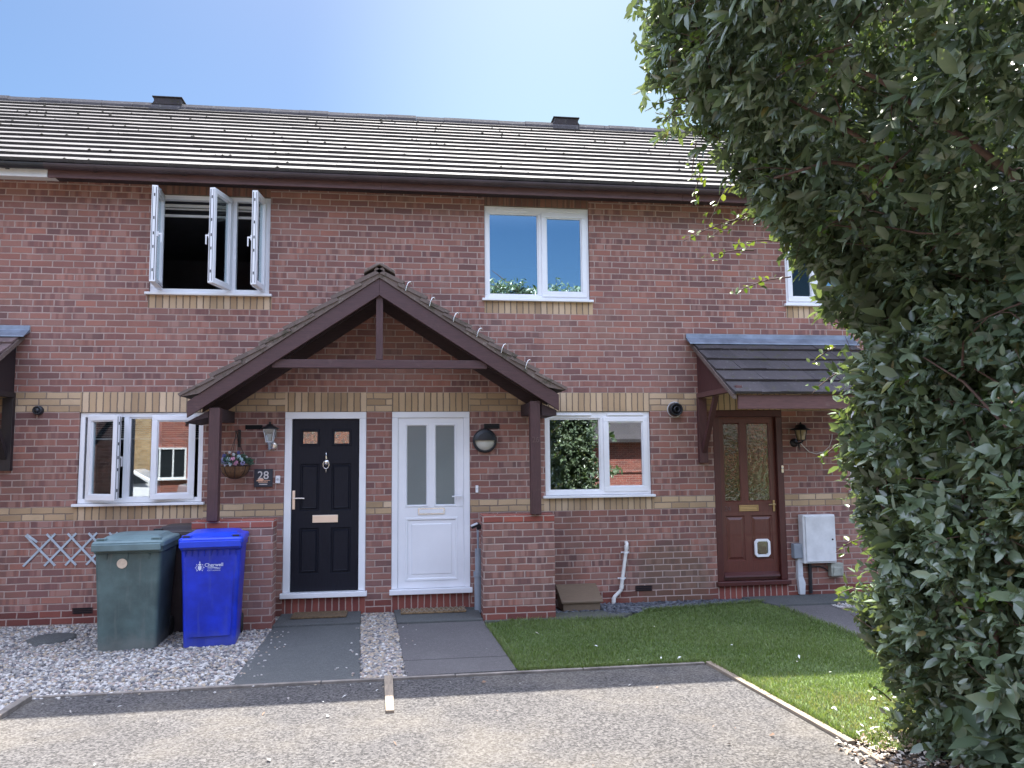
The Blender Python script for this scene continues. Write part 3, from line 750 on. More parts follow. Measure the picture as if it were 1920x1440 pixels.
def rooms(house, x0, x1, split):
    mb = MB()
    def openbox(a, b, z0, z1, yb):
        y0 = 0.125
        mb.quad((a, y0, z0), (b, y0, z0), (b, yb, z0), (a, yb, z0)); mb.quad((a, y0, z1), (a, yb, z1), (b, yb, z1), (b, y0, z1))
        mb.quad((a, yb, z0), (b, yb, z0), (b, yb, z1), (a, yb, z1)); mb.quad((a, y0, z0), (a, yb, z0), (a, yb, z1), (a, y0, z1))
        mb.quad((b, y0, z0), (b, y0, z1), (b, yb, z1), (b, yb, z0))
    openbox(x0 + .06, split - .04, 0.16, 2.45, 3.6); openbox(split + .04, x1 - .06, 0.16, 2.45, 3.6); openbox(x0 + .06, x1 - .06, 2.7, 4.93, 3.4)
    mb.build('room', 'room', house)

def airbrick(house, x, z, w=0.215, h=0.065, mat='terra', rows=3):
    b = MB(); b.box(x - w / 2, x + w / 2, -0.006, 0.01, z - h / 2, z + h / 2)
    v = b.build('air_vent', mat, house)
    s = MB()
    for k in range(rows):
        zz = z - h / 2 + h * (k + .5) / rows; s.box(x - w / 2 + .012, x + w / 2 - .012, -0.0085, -0.0065, zz - h * .12, zz + h * .12)
    s.build('vent_slot', 'dark_hole', v)

def house(x0, x1, label, wins, doors, seed, **kw):
    h = thing('terraced_house', label, 'house', ((x0 + x1) / 2, 0, 0), 'houses of the brick terrace')
    ops = [(w[0], w[1], 17 * CR if not w[2] else 49 * CR, 31 * CR if not w[2] else 65 * CR) for w in wins] + [(d[0], d[1], d[2], 31 * CR + d[3]) for d in doors]
    reg = bands(x0, x1)
    for w in wins: reg += win_regions(w[0], w[1], w[2])
    for d in doors: reg += door_regions(d[0], d[1])
    mb = facade(h, x0, x1, ops, reg)
    if kw.get('end_l'): e = kw['end_l']
    for ex in kw.get('gables', ()):
        B = 2 * RIDGE_Y - EAVE_Y - 0.37
        gw = MB(); gw.add([(ex, 0, -.2), (ex, B, -.2), (ex, B, 5.0), (ex, RIDGE_Y, RIDGE_Z - .08), (ex, 0, 5.0)], [(0, 1, 2, 3, 4)], 0); gw.build('gable_wall', 'brick', h)
    mb.build('wall', WALLM, h)
    B = 2 * RIDGE_Y - EAVE_Y - 0.37; rw = MB(); rw.quad((x1, B, -.2), (x0, B, -.2), (x0, B, 5.02), (x1, B, 5.02)); rw.build('rear_wall', 'brick', h)
    roof_parts(h, x0, x1, seed, **{k: v for k, v in kw.items() if k in ('fascia', 'gutter', 'soff', 'vent')})
    rooms(h, x0, x1, kw.get('split', (x0 + x1) / 2))
    return h

B0, B1, B2, B3, B4 = -9.6, -3.94, -0.285, 3.40, 10.2
h28 = house(B1, B2, 'brick house with the black front door and three open upstairs casements', [(-3.62, -2.288, False), (-2.93, -1.59, True)], [(-1.385, -.452, .2, 0)], 1, vent=-3.70, split=-1.75)
h26 = house(B2, B3, 'brick house with the white front door, half under the pointed porch', [(.957, 2.274, True), (1.677, 3.004, False)], [(-.158, .766, .2, 0)], 2, vent=2.66, split=1.2)
h24 = house(B3, B4, 'brick house with the red brown front door, partly behind the hedge', [(4.865, 6.2, True), (5.635, 6.96, False), (8.2, 9.5, True)], [(3.815, 4.735, .17, .012)], 3, split=5.25, gables=(B4,))
h30 = house(B0, B1, 'brick house at the left edge with white fascia board and black gutter', [(-6.4, -5.1, True), (-8.4, -7.1, False)], [(-5.75, -4.83, .2, 0)], 4, fascia='white_board', gutter='gutter_black', soff='white_board', split=-6.6, gables=(B0,))

# windows
window(h28, -3.62, -2.288, 17 * CR, 31 * CR, [dict(x0=-3.62, x1=-3.125, kind='open', hinge='l', ang=30, glass='glass2', shift=0.05), dict(x0=-3.125, x1=-2.79, kind='fixed', glass='glass3'), dict(x0=-2.79, x1=-2.288, kind='open', hinge='r', ang=13, shift=0.05, glass='glass3')],
       blind=(-3.55, -2.36, 2.27, 2.03, 0.025))
window(h28, -2.93, -1.59, 49 * CR, 65 * CR, [dict(x0=-2.93, x1=-2.46, kind='open', hinge='l', ang=84, shift=0.05, glass='glass2', flying=True), dict(x0=-2.46, x1=-2.005, kind='open', hinge='r', ang=75, shift=0.0, glass='glass2'), dict(x0=-2.005, x1=-1.59, kind='open', hinge='r', ang=84, shift=0.01, glass='glass2')] ,
       blind=(-2.87, -1.65, 4.80, 4.66, 0.075))
window(h26, .957, 2.274, 49 * CR, 65 * CR, [dict(x0=.957, x1=1.66, kind='fixed'), dict(x0=1.66, x1=2.274, kind='closed')], vents=[(1.10, 1.50), (1.74, 2.17)])
window(h26, 1.677, 3.004, 17 * CR, 31 * CR, [dict(x0=1.677, x1=2.40, kind='fixed', glass='glass4'), dict(x0=2.40, x1=3.004, kind='closed', glass='glass4')], vents=[(1.80, 2.26), (2.46, 2.92)])
window(h24, 4.865, 6.2, 49 * CR, 65 * CR, [dict(x0=4.865, x1=5.30, kind='closed', glass='glass2'), dict(x0=5.30, x1=6.2, kind='fixed')])
window(h24, 5.635, 6.96, 17 * CR, 31 * CR, [dict(x0=5.635, x1=6.3, kind='closed'), dict(x0=6.3, x1=6.96, kind='fixed')])
window(h24, 8.2, 9.5, 49 * CR, 65 * CR, [dict(x0=8.2, x1=8.8, kind='closed'), dict(x0=8.8, x1=9.5, kind='fixed')])
window(h30, -6.4, -5.1, 49 * CR, 65 * CR, [dict(x0=-6.4, x1=-5.75, kind='closed'), dict(x0=-5.75, x1=-5.1, kind='fixed')])
window(h30, -8.4, -7.1, 17 * CR, 31 * CR, [dict(x0=-8.4, x1=-7.75, kind='closed'), dict(x0=-7.75, x1=-7.1, kind='fixed')])

# doors ---------------------------------------------------------------
def door_frame(house, x0, x1, z0, z1, w, mat, y0=0.006, y1=0.10, sill=0.06, sillm=None):
    f = MB(); f.box(x0 + .002, x1 - .002, y0, y1, z1 - w, z1 - .002); f.box(x0 + .002, x0 + w, y0, y1, z0 + sill, z1 - w); f.box(x1 - w, x1 - .002, y0, y1, z0 + sill, z1 - w)
    o = f.build('door_frame', mat, house, bevel=0.006)
    s = MB(); s.box(x0 - .02, x1 + .02, -0.05, y1, z0, z0 + sill - .002); s.build('door_sill', sillm or mat, o, bevel=0.006)
    return o
# black door, number 28
door_frame(h28, -1.385, -.452, .2, 31 * CR, .082, 'upvc')
d = MB(); y = 0.044; x0, x1, z0, z1 = -1.302, -.536, .262, 2.241
G = [(0, 0), (0.006, -0.008), (0.020, -0.008), (0.030, 0.006)]
pan = [(-1.21, -.99, 1.925, 2.122, G, False), (-.853, -.627, 1.925, 2.122, G, False), (-1.21, -.99, 1.178, 1.72, RAISED), (-.853, -.627, 1.178, 1.72, RAISED), (-1.21, -.99, .458, .98, RAISED), (-.853, -.627, .458, .98, RAISED)]
panelled(d, x0, x1, z0, z1, y, pan); dr = d.build('front_door', 'navy', h28)
for (a, b) in ((-1.21, -.99), (-.853, -.627)):
    p = MB(); p.box(a + .03, b - .03, y + .0055, y + .012, 1.955, 2.092); p.build('pane', 'fanlight', dr)
m = MB(); m.box(-1.063, -.773, y - .012, y - .0005, 1.040, 1.127); m.build('letter_plate', 'satin', dr, bevel=0.003)
m = MB(); lever(m, -1.277, 1.305, y, 0.125); m.build('handle', 'satin', dr, bevel=0.002)
m = MB(); m.lathe([(0.0, -.012), (.034, -.012), (.036, -.002), (.036, 0)], (-.914, y, 1.735), (0, 1, 0), 16)
m.tube([(-.914, y - .012, 1.775), (-.914, y - .022, 1.82), (-.914, y - .016, 1.85)], .007, 8, radii=[.012, .008, .003])
m.tube([(-.914 + .034 * math.sin(t), y - .026, 1.715 - .048 * math.cos(t) - .006) for t in [-2.5 + 5 * k / 12 for k in range(13)]], .006, 8)
m.tube([(-.914, y - .02, 1.655), (-.914, y - .02, 1.62)], .007, 8, radii=[.009, .004])
m.build('knocker', 'chrome', dr)
# white half-glazed door, number 26
door_frame(h26, -.158, .766, .2, 31 * CR, .074, 'upvc2', 0.004)
d = MB(); y = 0.022; x0, x1, z0, z1 = -.082, .690, .262, 2.249
GP = [(0, 0), (0.004, -0.006), (0.016, -0.006), (0.026, 0.012)]
PP = [(0, 0), (0.004, -0.007), (0.022, -0.007), (0.034, 0.006), (0.070, 0.006), (0.080, 0.0)]
pan = [(.0, .272, 1.200, 2.180, GP, False), (.338, .606, 1.200, 2.180, GP, False), (.004, .620, .345, 1.075, PP)]
panelled(d, x0, x1, z0, z1, y, pan); dr = d.build('front_door', 'upvc2', h26)
for (a, b) in ((.0, .272), (.338, .606)):
    p = MB(); p.box(a + .024, b - .024, y + .0125, y + .02, 1.224, 2.156); p.build('pane', 'frost', dr)
m = MB(); m.rings(.150, .466, 1.108, 1.188, [(0, y), (.004, y - .010), (.010, y - .010), (.013, y - .004)], 0); m.box(.166, .450, y - .011, y - .0045, 1.124, 1.172, 1)
m.build('letter_plate', ['chrome', 'upvc2'], dr)
m = MB(); lever(m, .655, 1.30, y, -0.105, (.015, .10)); m.build('handle', 'upvc2', dr, bevel=.002)
# red brown timber door, number 24
fo = door_frame(h24, 3.815, 4.735, .17, 31 * CR + .012, .085, 'mahog_d', -0.004, 0.10, .055, 'mahog_d')
d = MB(); y = 0.05; x0, x1, z0, z1 = 3.902, 4.648, .228, 2.25
GD = [(0, 0), (0.012, 0.012)]
PD = [(0, 0), (0.012, 0.012), (0.022, 0.012), (0.050, 0.002)]
pan = [(3.965, 4.185, 1.19, 2.175, GD, False), (4.275, 4.575, 1.19, 2.175, GD, False), (3.965, 4.215, .458, 1.015, PD), (4.30, 4.58, .458, 1.015, PD)]
panelled(d, x0, x1, z0, z1, y, pan)
dr = d.build('front_door', 'mahog', h24)
d = MB(); d.prism([(y - .045, .262), (y - .001, .262), (y - .001, .325), (y - .040, .285)], 0, 3.91, 4.64); d.build('weather_bar', 'mahog_d', dr, bevel=.004)
for (a, b) in ((3.965, 4.185), (4.275, 4.575)):
    p = MB(); p.box(a + .010, b - .010, y + .0125, y + .02, 1.20, 2.165); p.build('pane', 'cathedral', dr)
m = MB(); m.rings(4.142, 4.402, 1.068, 1.148, [(0, y), (.003, y - .009), (.016, y - .009), (.02, y - .003)], 0, False); m.box(4.162, 4.382, y - .006, y - .002, 1.088, 1.128)
m.build('letter_plate', 'brass', dr)
m = MB(); lever(m, 4.605, 1.13, y, -.085, (.014, .07)); m.build('handle', 'brass', dr, bevel=.002)
m = MB(); y2 = y - .001
cx, cz = 4.43, .612; oc = [(cx + .103 * q[0], cz + .110 * q[1]) for q in ((-1, -.7), (-.7, -1), (.7, -1), (1, -.7), (1, .7), (.7, 1), (-.7, 1), (-1, .7))]
ic = [(cx + .072 * q[0], cz + .080 * q[1]) for q in ((-1, -.75), (-.75, -1), (.75, -1), (1, -.75), (1, .75), (.75, 1), (-.75, 1), (-1, .75))]
V = [(p[0], y2 - .02, p[1]) for p in oc] + [(p[0], y2 - .02, p[1]) for p in ic] + [(p[0], y2 + .003, p[1]) for p in oc] + [(p[0], y2 + .012, p[1]) for p in ic]
F = []
for k in range(8):
    j = (k + 1) % 8; F += [(k, j, 8 + j, 8 + k), (k, 16 + k, 16 + j, j), (8 + k, 8 + j, 24 + j, 24 + k)]
m.add(V, F); m.build('cat_flap', 'upvc', dr, bevel=.002)
m = MB(); m.prism(ic, 1, y2 - .006, y2 - .002); m.build('flap_pane', 'cathedral', dr)
m = text_mb('24', .085, facing(3.995, y - .003, 1.10), .004); m.build('door_number', 'dark_num', dr)
m = MB(); m.box(4.70, 4.728, -.012, -.0045, 1.545, 1.635); m.lathe([(0, -.009), (.008, -.009), (.008, 0)], (4.714, -.012, 1.60), (0, 1, 0), 10); m.build('lock_plate', 'chrome', fo)
# left neighbour's plain brown door (outside the picture)
door_frame(h30, -5.75, -4.83, .2, 31 * CR, .075, 'mahog_d')
d = MB(); panelled(d, -5.67, -4.91, .262, 2.245, .04, [(-5.58, -5.0, 1.2, 2.1, RAISED), (-5.58, -5.0, .45, 1.0, RAISED)]); d.build('front_door', 'mahog', h30)

# vents and flues of the houses
airbrick(h28, -3.505, .143, mat='terra'); airbrick(h26, 2.87, .175, mat='terra')
airbrick(h28, -1.73, 2.148, .19, .05, 'dark_hole', 2); airbrick(h26, 1.03, 2.145, .19, .06, 'blackm', 3)
f = MB(); f.lathe([(.052, 0.0), (.052, -.02), (.046, -.06), (.034, -.06), (.034, -.01), (.022, -.012), (.022, -.07), (0, -.07)], (-4.045, 0, 2.345), (0, 1, 0), 20)
for k in range(10):
    a = 2 * math.pi * k / 10; f.box(-.003, .003, -.058, -.03, .022, .046, 0, Matrix.Translation((-4.045, 0, 2.345)) @ Matrix.Rotation(a, 4, 'Y'))
f.build('flue_outlet', 'gutter_black', h30)
f = MB(); f.lathe([(.098, -.001), (.098, -.005), (.09, -.006)], (3.325, 0, 2.343), (0, 1, 0), 24, 1)
f.lathe([(.080, -.004), (.080, -.075), (.074, -.08), (.062, -.08), (.060, -.02), (.036, -.02), (.036, -.10), (.030, -.10), (.030, -.02), (0, -.02)], (3.325, 0, 2.343), (0, 1, 0), 24)
f.build('flue_outlet', ['black', 'greyp_l'], h26)
# ------------------------------------------------------------------ porch over the two doors
PXC = -0.285
def porch():
    t = thing('porch_canopy', 'brown timber porch with a pointed tiled roof over two front doors', 'porch', (PXC, -.66, 1.14))
    ap_t, ap_b = 3.752, 3.560
    ends = {-1: (-2.265, 2.392, 2.222), 1: (1.702, 2.470, 2.290)}
    for sgn in (-1, 1):
        xe, zt, zb = ends[sgn]
        sl = (ap_t - zt) / abs(xe - PXC)
        b = MB()
        b.prism([(PXC, ap_b), (PXC, ap_t), (xe, zt), (xe, zb)], 1, -.78, -.745)
        b.build('barge_board', 'timber_h', t, bevel=0.004)
        # rafters and boarding behind it
        su = Vector((-sgn, 0, sl)).normalized(); n = Vector((sgn * sl, 0, 1)).normalized()
        r = MB()
        for (ya, yb, dep) in ((-.72, -.67, .11), (-.052, -.002, .17), (-.40, -.36, .09)):
            off = n * -0.03
            P = [Vector((PXC, 0, ap_t)) + Vector((0, 0, -.045)), Vector((xe - sgn * .06, 0, zt + .06 * sl)) + Vector((0, 0, -.045))]
            r.prism([(P[0].x, P[0].z), (P[1].x, P[1].z), (P[1].x, P[1].z - dep), (P[0].x, P[0].z - dep)], 1, ya, yb)
        r.build('rafter', 'underboard', t)
        u = MB(); u.prism([(PXC, ap_t - .035), (PXC, ap_t - .012), (xe, zt - .012), (xe, zt - .035)], 1, -.744, 0); u.build('roof_boarding', 'underboard', t)
        # tiles: five courses, the lowest kicked up a little
        tl = MB(); kick = .30
        Lh = abs(xe + sgn * .06 - PXC); E0 = Vector((xe + sgn * .075, -.815, zt + .066 - .02)); A0 = Vector((PXC, -.815, ap_t + .080))
        K0 = Vector((xe - sgn * .24, -.815, zt + .24 * sl + .080))
        e = Vector((0, 1, 0))
        s1 = (A0 - K0); n1 = 7; L1 = s1.length; s1.normalize()
        tile_slope(tl, K0, e, s1, .815, n1, L1 / n1, .33, .042, .006, .002, .05, 0, True, random.Random(5 + sgn))
        s0 = (K0 - E0); L0 = s0.length; s0.normalize()
        tile_slope(tl, E0, e, s0, .815, 1, L0, .33, .030, .006, .002, .03, 0, False, random.Random(9 + sgn))
        o = tl.build('roof_tiles', 'tile_brown', t)
        v = MB()                                              # mortar verge between barge board and tiles
        n = 12; lo = []; hi = []
        for k in range(n + 1):
            f_ = k / n; x = PXC + (xe + sgn * .05 - PXC) * f_
            zb_ = ap_t - sl * abs(x - PXC) + .001
            pk = max(0, (abs(x - PXC) - abs(K0.x - PXC)) / abs(E0.x - K0.x)) if abs(x - PXC) > abs(K0.x - PXC) else 0
            zt_ = (A0.z - (A0.z - K0.z) * abs(x - PXC) / abs(K0.x - PXC)) if pk == 0 else K0.z + (E0.z - K0.z) * pk
            lo.append((x, zb_ if abs(x - PXC) < abs(xe - PXC) else zt_ - .01)); hi.append((x, zt_ + .012))
        v.prism(lo + hi[::-1], 1, -.800, -.765); v.build('verge', 'edging' if False else 'tile_brown', o)
    rg = MB()
    for (ya, yb, dz) in ((-.835, -.40, 0), (-.395, -.005, -.003)):
        rg.prism([(PXC - .17, ap_t + .035 + dz), (PXC - .165, ap_t + .075 + dz), (PXC - .03, ap_t + .155 + dz), (PXC + .03, ap_t + .155 + dz), (PXC + .165, ap_t + .075 + dz), (PXC + .17, ap_t + .035 + dz), (PXC, ap_t + .135 + dz)], 1, ya, yb)
    rg.build('ridge', 'tile_brown', t, bevel=.008)
    sl = (ap_t - 2.47) / abs(1.702 - PXC)
    for px in (0.01, .27, .53, .79, 1.06, 1.33):
        c = MB(); z = ap_t - sl * (px - PXC) + .088
        c.tube([(px - .01, -.824, z - .045), (px, -.826, z + .0), (px + .018, -.828, z + .045), (px + .04, -.822, z + .058), (px + .05, -.80, z + .035)], .0055, 6)
        c.build('tile_clip', 'chrome', t)
    b = MB(); b.box(-1.42, .90, -.735, -.675, 2.760, 2.852); b.build('tie_beam', 'timber_h', t, bevel=.004)
    b = MB(); b.box(-.322, -.246, -.737, -.673, 2.853, 3.58); b.build('king_post', 'timber', t, bevel=.004)
    for (xa, xb, zt) in ((-2.055, -1.945, 2.33), (1.385, 1.497, 2.40)):
        b = MB(); b.box(xa, xb, -.725, -.615, 1.142, zt); b.build('post', 'timber', t, bevel=.004)
        b = MB(); b.box(xa - .0, xb + .0, -.613, -.0, zt - .135, zt - .005); b.build('side_beam', 'underboard', t, bevel=.003)
        b = MB(); s = 1 if xa < 0 else -1
        b.prism([(xa - .25 if xa < 0 else xb + .02, zt - .16), (xa - .25 if xa < 0 else xb + .19, zt - .16 if xa < 0 else zt - .16), (xa - .01 if xa < 0 else xb + .19, zt - .03 if xa < 0 else zt - .10), (xa - .01 if xa < 0 else xb + .02, zt - .10 if xa < 0 else zt - .03)], 1, -.70, -.02)
        b.build('eaves_board', 'underboard', t)
    m = text_mb('26', .088, facing(1.441, -.7275, 1.966), .004, spacing=.92); m.build('house_number', 'dark_num', t)
    return t
porch()

def canopy(name, label, x0, x1, tim, tim_h, tilem, yf=-1.25, zf=2.445, zw=3.205, cheeks=True):
    t = thing(name, label, 'door canopy', ((x0 + x1) / 2, 0, 2.3), 'lean-to canopies over front doors')
    su = Vector((0, -yf, zw - zf)); L = su.length; su.normalize(); sl = (zw - zf) / -yf
    tl = MB(); tile_slope(tl, (x0, yf, zf), (1, 0, 0), su, x1 - x0, 5, L / 5, .31, .030, .004, .003, .05, 0, True, random.Random(int(x0 * 10)))
    o = tl.build('roof_tiles', tilem, t)
    for xx in (x0, x1):
        v = MB(); s = 1 if xx == x0 else -1
        v.prism([(yf + .02, zf - .055), (yf + .02, zf - .004), (-.004, zw - .004), (-.004, zw - .06)], 0, xx - s * .012, xx + s * .03); v.build('verge', 'tile_brown', o)
    u = MB(); u.prism([(yf + .06, zf - .02 + .06 * sl), (yf + .06, zf - .005 + .06 * sl - .012), (-.002, zw - .03), (-.002, zw - .045)], 0, x0 + .035, x1 - .035); u.build('roof_boarding', 'underboard', t)
    f = MB(); ys = -.115
    f.prism([(-.002, zw + .095), (-.016, zw + .095), (-.020, zw + .045), (-.145, zw - .145 * sl + .050), (-.147, zw - .147 * sl + .036), (-.002, zw + .02)], 0, x0 - .065, x1 + .065)
    f.build('lead_flashing', 'lead', t, bevel=.003)
    b = MB(); b.box(x0 + .055, x1 - .055, yf + .035, yf + .062, zf - .165, zf - .008); b.build('fascia', tim_h, t, bevel=.003)
    for xx, s in ((x0 + .085, 1), (x1 - .085, -1)):
        c = MB(); c.prism([(-.002, 2.545), (-.002, zw - .07), (yf + .30, zf + .30 * sl - .075), (yf + .30, 2.545)] if zf + .3 * sl - .075 > 2.545 else [(-.002, 2.545), (-.002, zw - .07), (-1.0, 2.545)], 0, xx - .012, xx + .012); c.build('side_cheek', tim, t)
        r = MB(); r.box(xx - .035, xx + .035, yf + .07, -.002, 2.485, 2.543); r.build('side_rail', tim_h, t, bevel=.003)
        p = MB(); p.box(xx + s * .02 - .055, xx + s * .02 + .055, -.062, -.001, 1.68, 2.483); p.build('wall_post', tim, t, bevel=.003)
        g = MB(); xc = xx + s * .03
        g.add([(xc - .028, -.063, 1.80), (xc + .028, -.063, 1.80), (xc + .028, -.50, 2.484), (xc - .028, -.50, 2.484),
               (xc - .028, -.063, 1.90), (xc + .028, -.063, 1.90), (xc + .028, -.435, 2.484), (xc - .028, -.435, 2.484)],
              [(0, 1, 2, 3), (4, 7, 6, 5), (0, 3, 7, 4), (1, 5, 6, 2), (0, 4, 5, 1), (3, 2, 6, 7)]); g.build('brace', tim, t, bevel=.003)
    return t
MAT['tim24'] = woodmat('worn_red_brown_timber', (0.080, 0.030, 0.029), .55, .7, (3, 3, .3))
MAT['tim24h'] = woodmat('worn_red_brown_board', (0.125, 0.056, 0.052), .6, .7, (.3, 3, 3), wear=(.16, .10, .09))
MAT['tim30'] = woodmat('near_black_timber', (0.022, 0.016, 0.018), .55, .7, (3, 3, .3))
MAT['tile_red'] = tilemat('dull_red_tile', (0.105, 0.070, 0.066), (0.15, 0.10, 0.095), lich=.3, moss=.3)
canopy('door_canopy', 'dark tiled lean-to canopy with lead flashing over the red brown door', 3.56, 5.70, 'tim24', 'tim24h', 'tile_dark')
canopy('door_canopy', 'lean-to canopy with black timber cut off by the left edge', -6.35, -4.24, 'tim30', 'tim30', 'tile_red')

def pier(x0, x1, label):
    t = thing('brick_pier', label, 'brick pier', ((x0 + x1) / 2, -.55, 0), 'low brick piers carrying the porch')
    b = MB(); b.box(x0, x1, -.66, -.435, -.1, .15, 1); b.box(x0 + .001, x1 - .001, -.659, -.436, .15, 1.062, 0)
    b.build('brickwork', ['brick', 'eng'], t)
    c = MB(); c.box(x0 - .002, x1 + .002, -.662, -.433, 1.062, 1.138); c.build('coping', 'eng_bright', t, bevel=.004)
pier(-2.215, -1.385, 'brick pier behind the blue bin under the left porch post')
pier(.848, 1.652, 'brick pier right of the white door under the numbered post')

# ------------------------------------------------------------------ fittings on the walls
def bulkhead():
    t = thing('bulkhead_light', 'round black bulkhead lamp with half shaded opal glass', 'wall lamp', (.942, 0, 1.972))
    b = MB(); b.lathe([(.143, -.001), (.145, -.03), (.138, -.058), (.122, -.066), (.116, -.060), (.116, -.04)], (.942, 0, 1.972), (0, 1, 0), 40); b.build('base', 'black', t)
    g = MB(); g.lathe([(.117, -.045), (.10, -.062), (.06, -.078), (0, -.084)], (.942, 0, 1.972), (0, 1, 0), 32); g.build('diffuser', 'opal', t)
    h = MB(); n = 20
    secs = []
    for (r, y) in ((.139, -.060), (.128, -.082), (.09, -.098), (.03, -.104)):
        secs.append([(.942 + r * math.cos(a), y, 1.972 + .004 + r * math.sin(a)) for a in [math.pi * k / n for k in range(n + 1)]])
    V = [p for s in secs for p in s]; F = []
    for i in range(3):
        for k in range(n): F.append((i * (n + 1) + k, i * (n + 1) + k + 1, (i + 1) * (n + 1) + k + 1, (i + 1) * (n + 1) + k))
    F.append(tuple(range(3 * (n + 1), 4 * (n + 1))))
    for i in range(3): F.append((i * (n + 1), (i + 1) * (n + 1), (i + 1) * (n + 1), i * (n + 1))[:3] if False else (i * (n + 1), (i + 1) * (n + 1), (i + 2) * (n + 1) - 1, (i + 1) * (n + 1) - 1))
    h.add(V, F, 0, False); h.build('half_cover', 'black', t)
bulkhead()

def lantern(x, z, label, body, glassm, amber=False):
    t = thing('wall_lantern', label, 'wall lamp', (x, 0, z), 'wall lanterns beside doors')
    y = -.13; seg = 6 if not amber else 8
    if not amber:                                        # tapered coach lantern on a round back plate
        b = MB(); b.lathe([(.052, -.001), (.052, -.012), (.03, -.022), (0, -.024)], (x + .012, 0, z - .11), (0, 1, 0), 20); b.build('back_plate', 'satin', t)
        a = MB(); a.tube([(x + .012, -.02, z - .115), (x + .01, -.07, z - .135), (x, y, z - .12), (x, y, z - .085)], .010, 8)
        a.lathe([(.012, -.16), (.02, -.15), (.014, -.12), (.03, -.085), (.032, -.078), (0, -.077)], (x, y, z), (0, 0, 1), 12); a.build('arm', 'greyp', t)
        top, bot, zt, zb = .066, .036, .075, -.075
        c = MB()
        for k in range(4):
            an = math.pi / 4 + k * math.pi / 2
            c.tube([(x + bot * 1.3 * math.cos(an), y + bot * 1.3 * math.sin(an), z + zb), (x + top * 1.3 * math.cos(an), y + top * 1.3 * math.sin(an), z + zt)], .006, 6)
        c.frame(x - top * .93, x + top * .93, z + zt - .012, z + zt, .006, y - top * .93, y + top * .93)
        c.frame(x - bot * .93, x + bot * .93, z + zb, z + zb + .012, .006, y - bot * .93, y + bot * .93)
        c.build('cage', 'greyp_l', t)
        g = MB(); g.loft([[(x + s * bot * .85, y + q * bot * .85, z + zb + .01) for s, q in ((-1, -1), (1, -1), (1, 1), (-1, 1))], [(x + s * top * .85, y + q * top * .85, z + zt - .01) for s, q in ((-1, -1), (1, -1), (1, 1), (-1, 1))]]); g.build('glass', 'clearl', t)
        h = MB(); h.lathe([(.105, .074), (.108, .080), (.07, .102), (.04, .118), (.038, .128), (.012, .134), (.012, .142), (.016, .15), (0, .162)], (x, y, z), (0, 0, 1), 4 if False else 8); h.build('hood', body, t)
        l = MB(); l.tube([(x, y, z - .06), (x, y, z + .02)], .012, 10, radii=[.012, .018]); l.build('bulb', 'greyp_l', t)
    else:
        b = MB(); b.lathe([(.055, -.001), (.055, -.014), (.03, -.03), (0, -.032)], (x - .02, 0, z - .11), (0, 1, 0), 16); b.tube([(x - .02, -.02, z - .11), (x - .01, -.09, z - .12), (x + .03, y, z - .10), (x + .03, y, z - .075)], .012, 8)
        b.tube([(x + .02, -.05, z - .11), (x + .02, -.055, z - .20)], .012, 6, radii=[.014, .005]); b.build('bracket', 'blackm', t)
        X = x + .012
        g = MB(); g.lathe([(.050, -.078), (.078, .045), (0, .046)], (X, y, z), (0, 0, 1), 6); g.build('glass', glassm, t)
        c = MB(); 
        for k in range(6):
            an = k * math.pi / 3
            c.tube([(X + .052 * math.cos(an), y + .052 * math.sin(an), z - .08), (X + .081 * math.cos(an), y + .081 * math.sin(an), z + .046)], .005, 6)
        c.lathe([(0, -.088), (.055, -.086), (.056, -.076), (0, -.074)], (X, y, z), (0, 0, 1), 6); c.build('cage', 'blackm', t)
        h = MB(); h.lathe([(.125, .046), (.126, .052), (.07, .075), (.062, .105), (.035, .118), (.012, .124), (.014, .135), (0, .15)], (X, y, z), (0, 0, 1), 6); h.build('hood', 'blackm', t)
lantern(-1.53, 2.045, 'slim grey coach lantern on the wall left of the black door', 'blackm', 'clearl')
lantern(4.905, 2.03, 'black six-sided lantern with amber glass beside the red brown door', 'blackm', 'amberglass', True)
c = MB(); pts = [(4.93, -.06, 1.93), (5.0, -.03, 1.87), (5.08, -.015, 1.80), (5.18, -.012, 1.775), (5.28, -.012, 1.80), (5.36, -.012, 1.87), (5.40, -.012, 1.97), (5.405, -.012, 2.03)]
tag(c.build('lamp_cable', 'pipe', None, (5.15, 0, 1.8)), 'thin white cable looping across the bricks from the amber lantern', 'cable') if False else None
c.tube(pts, .0045, 6); tag(c.build('lamp_cable', 'pipe', None, (5.15, 0, 1.8)), 'thin white cable looping over bricks from the amber glass lantern', 'cable')

def plaque():
    t = thing('house_number_plaque', 'dark square slate plaque with metallic number 28', 'house number', (-1.61, 0, 1.565))
    b = MB(); b.box(-1.712, -1.508, -.022, -.004, 1.463, 1.667); b.build('plate', 'slate_plate', t, bevel=.002)
    m = MB(); text_mb('28', .128, facing(-1.612, -.0235, 1.592), .003, mb=m, bold=.001); m.build('number', 'letters', t)
    m = MB(); m.box(-1.685, -1.535, -.0245, -.0225, 1.534, 1.539); m.prism([(-1.69, 1.530), (-1.62, 1.530), (-1.60, 1.552), (-1.655, 1.560)], 1, -.0255, -.0225); m.build('underline', 'copper', t)
    m = MB()
    for k in range(9): m.box(-1.662 + k * .0115, -1.655 + k * .0115, -.0243, -.0225, 1.512, 1.512 + (.013 if k % 3 else .016))
    m.build('small_print', 'copper', t)
    m = MB(); m.box(-1.655, -1.565, -.0243, -.0225, 1.488, 1.498); m.build('small_line', 'letters', t)
plaque()
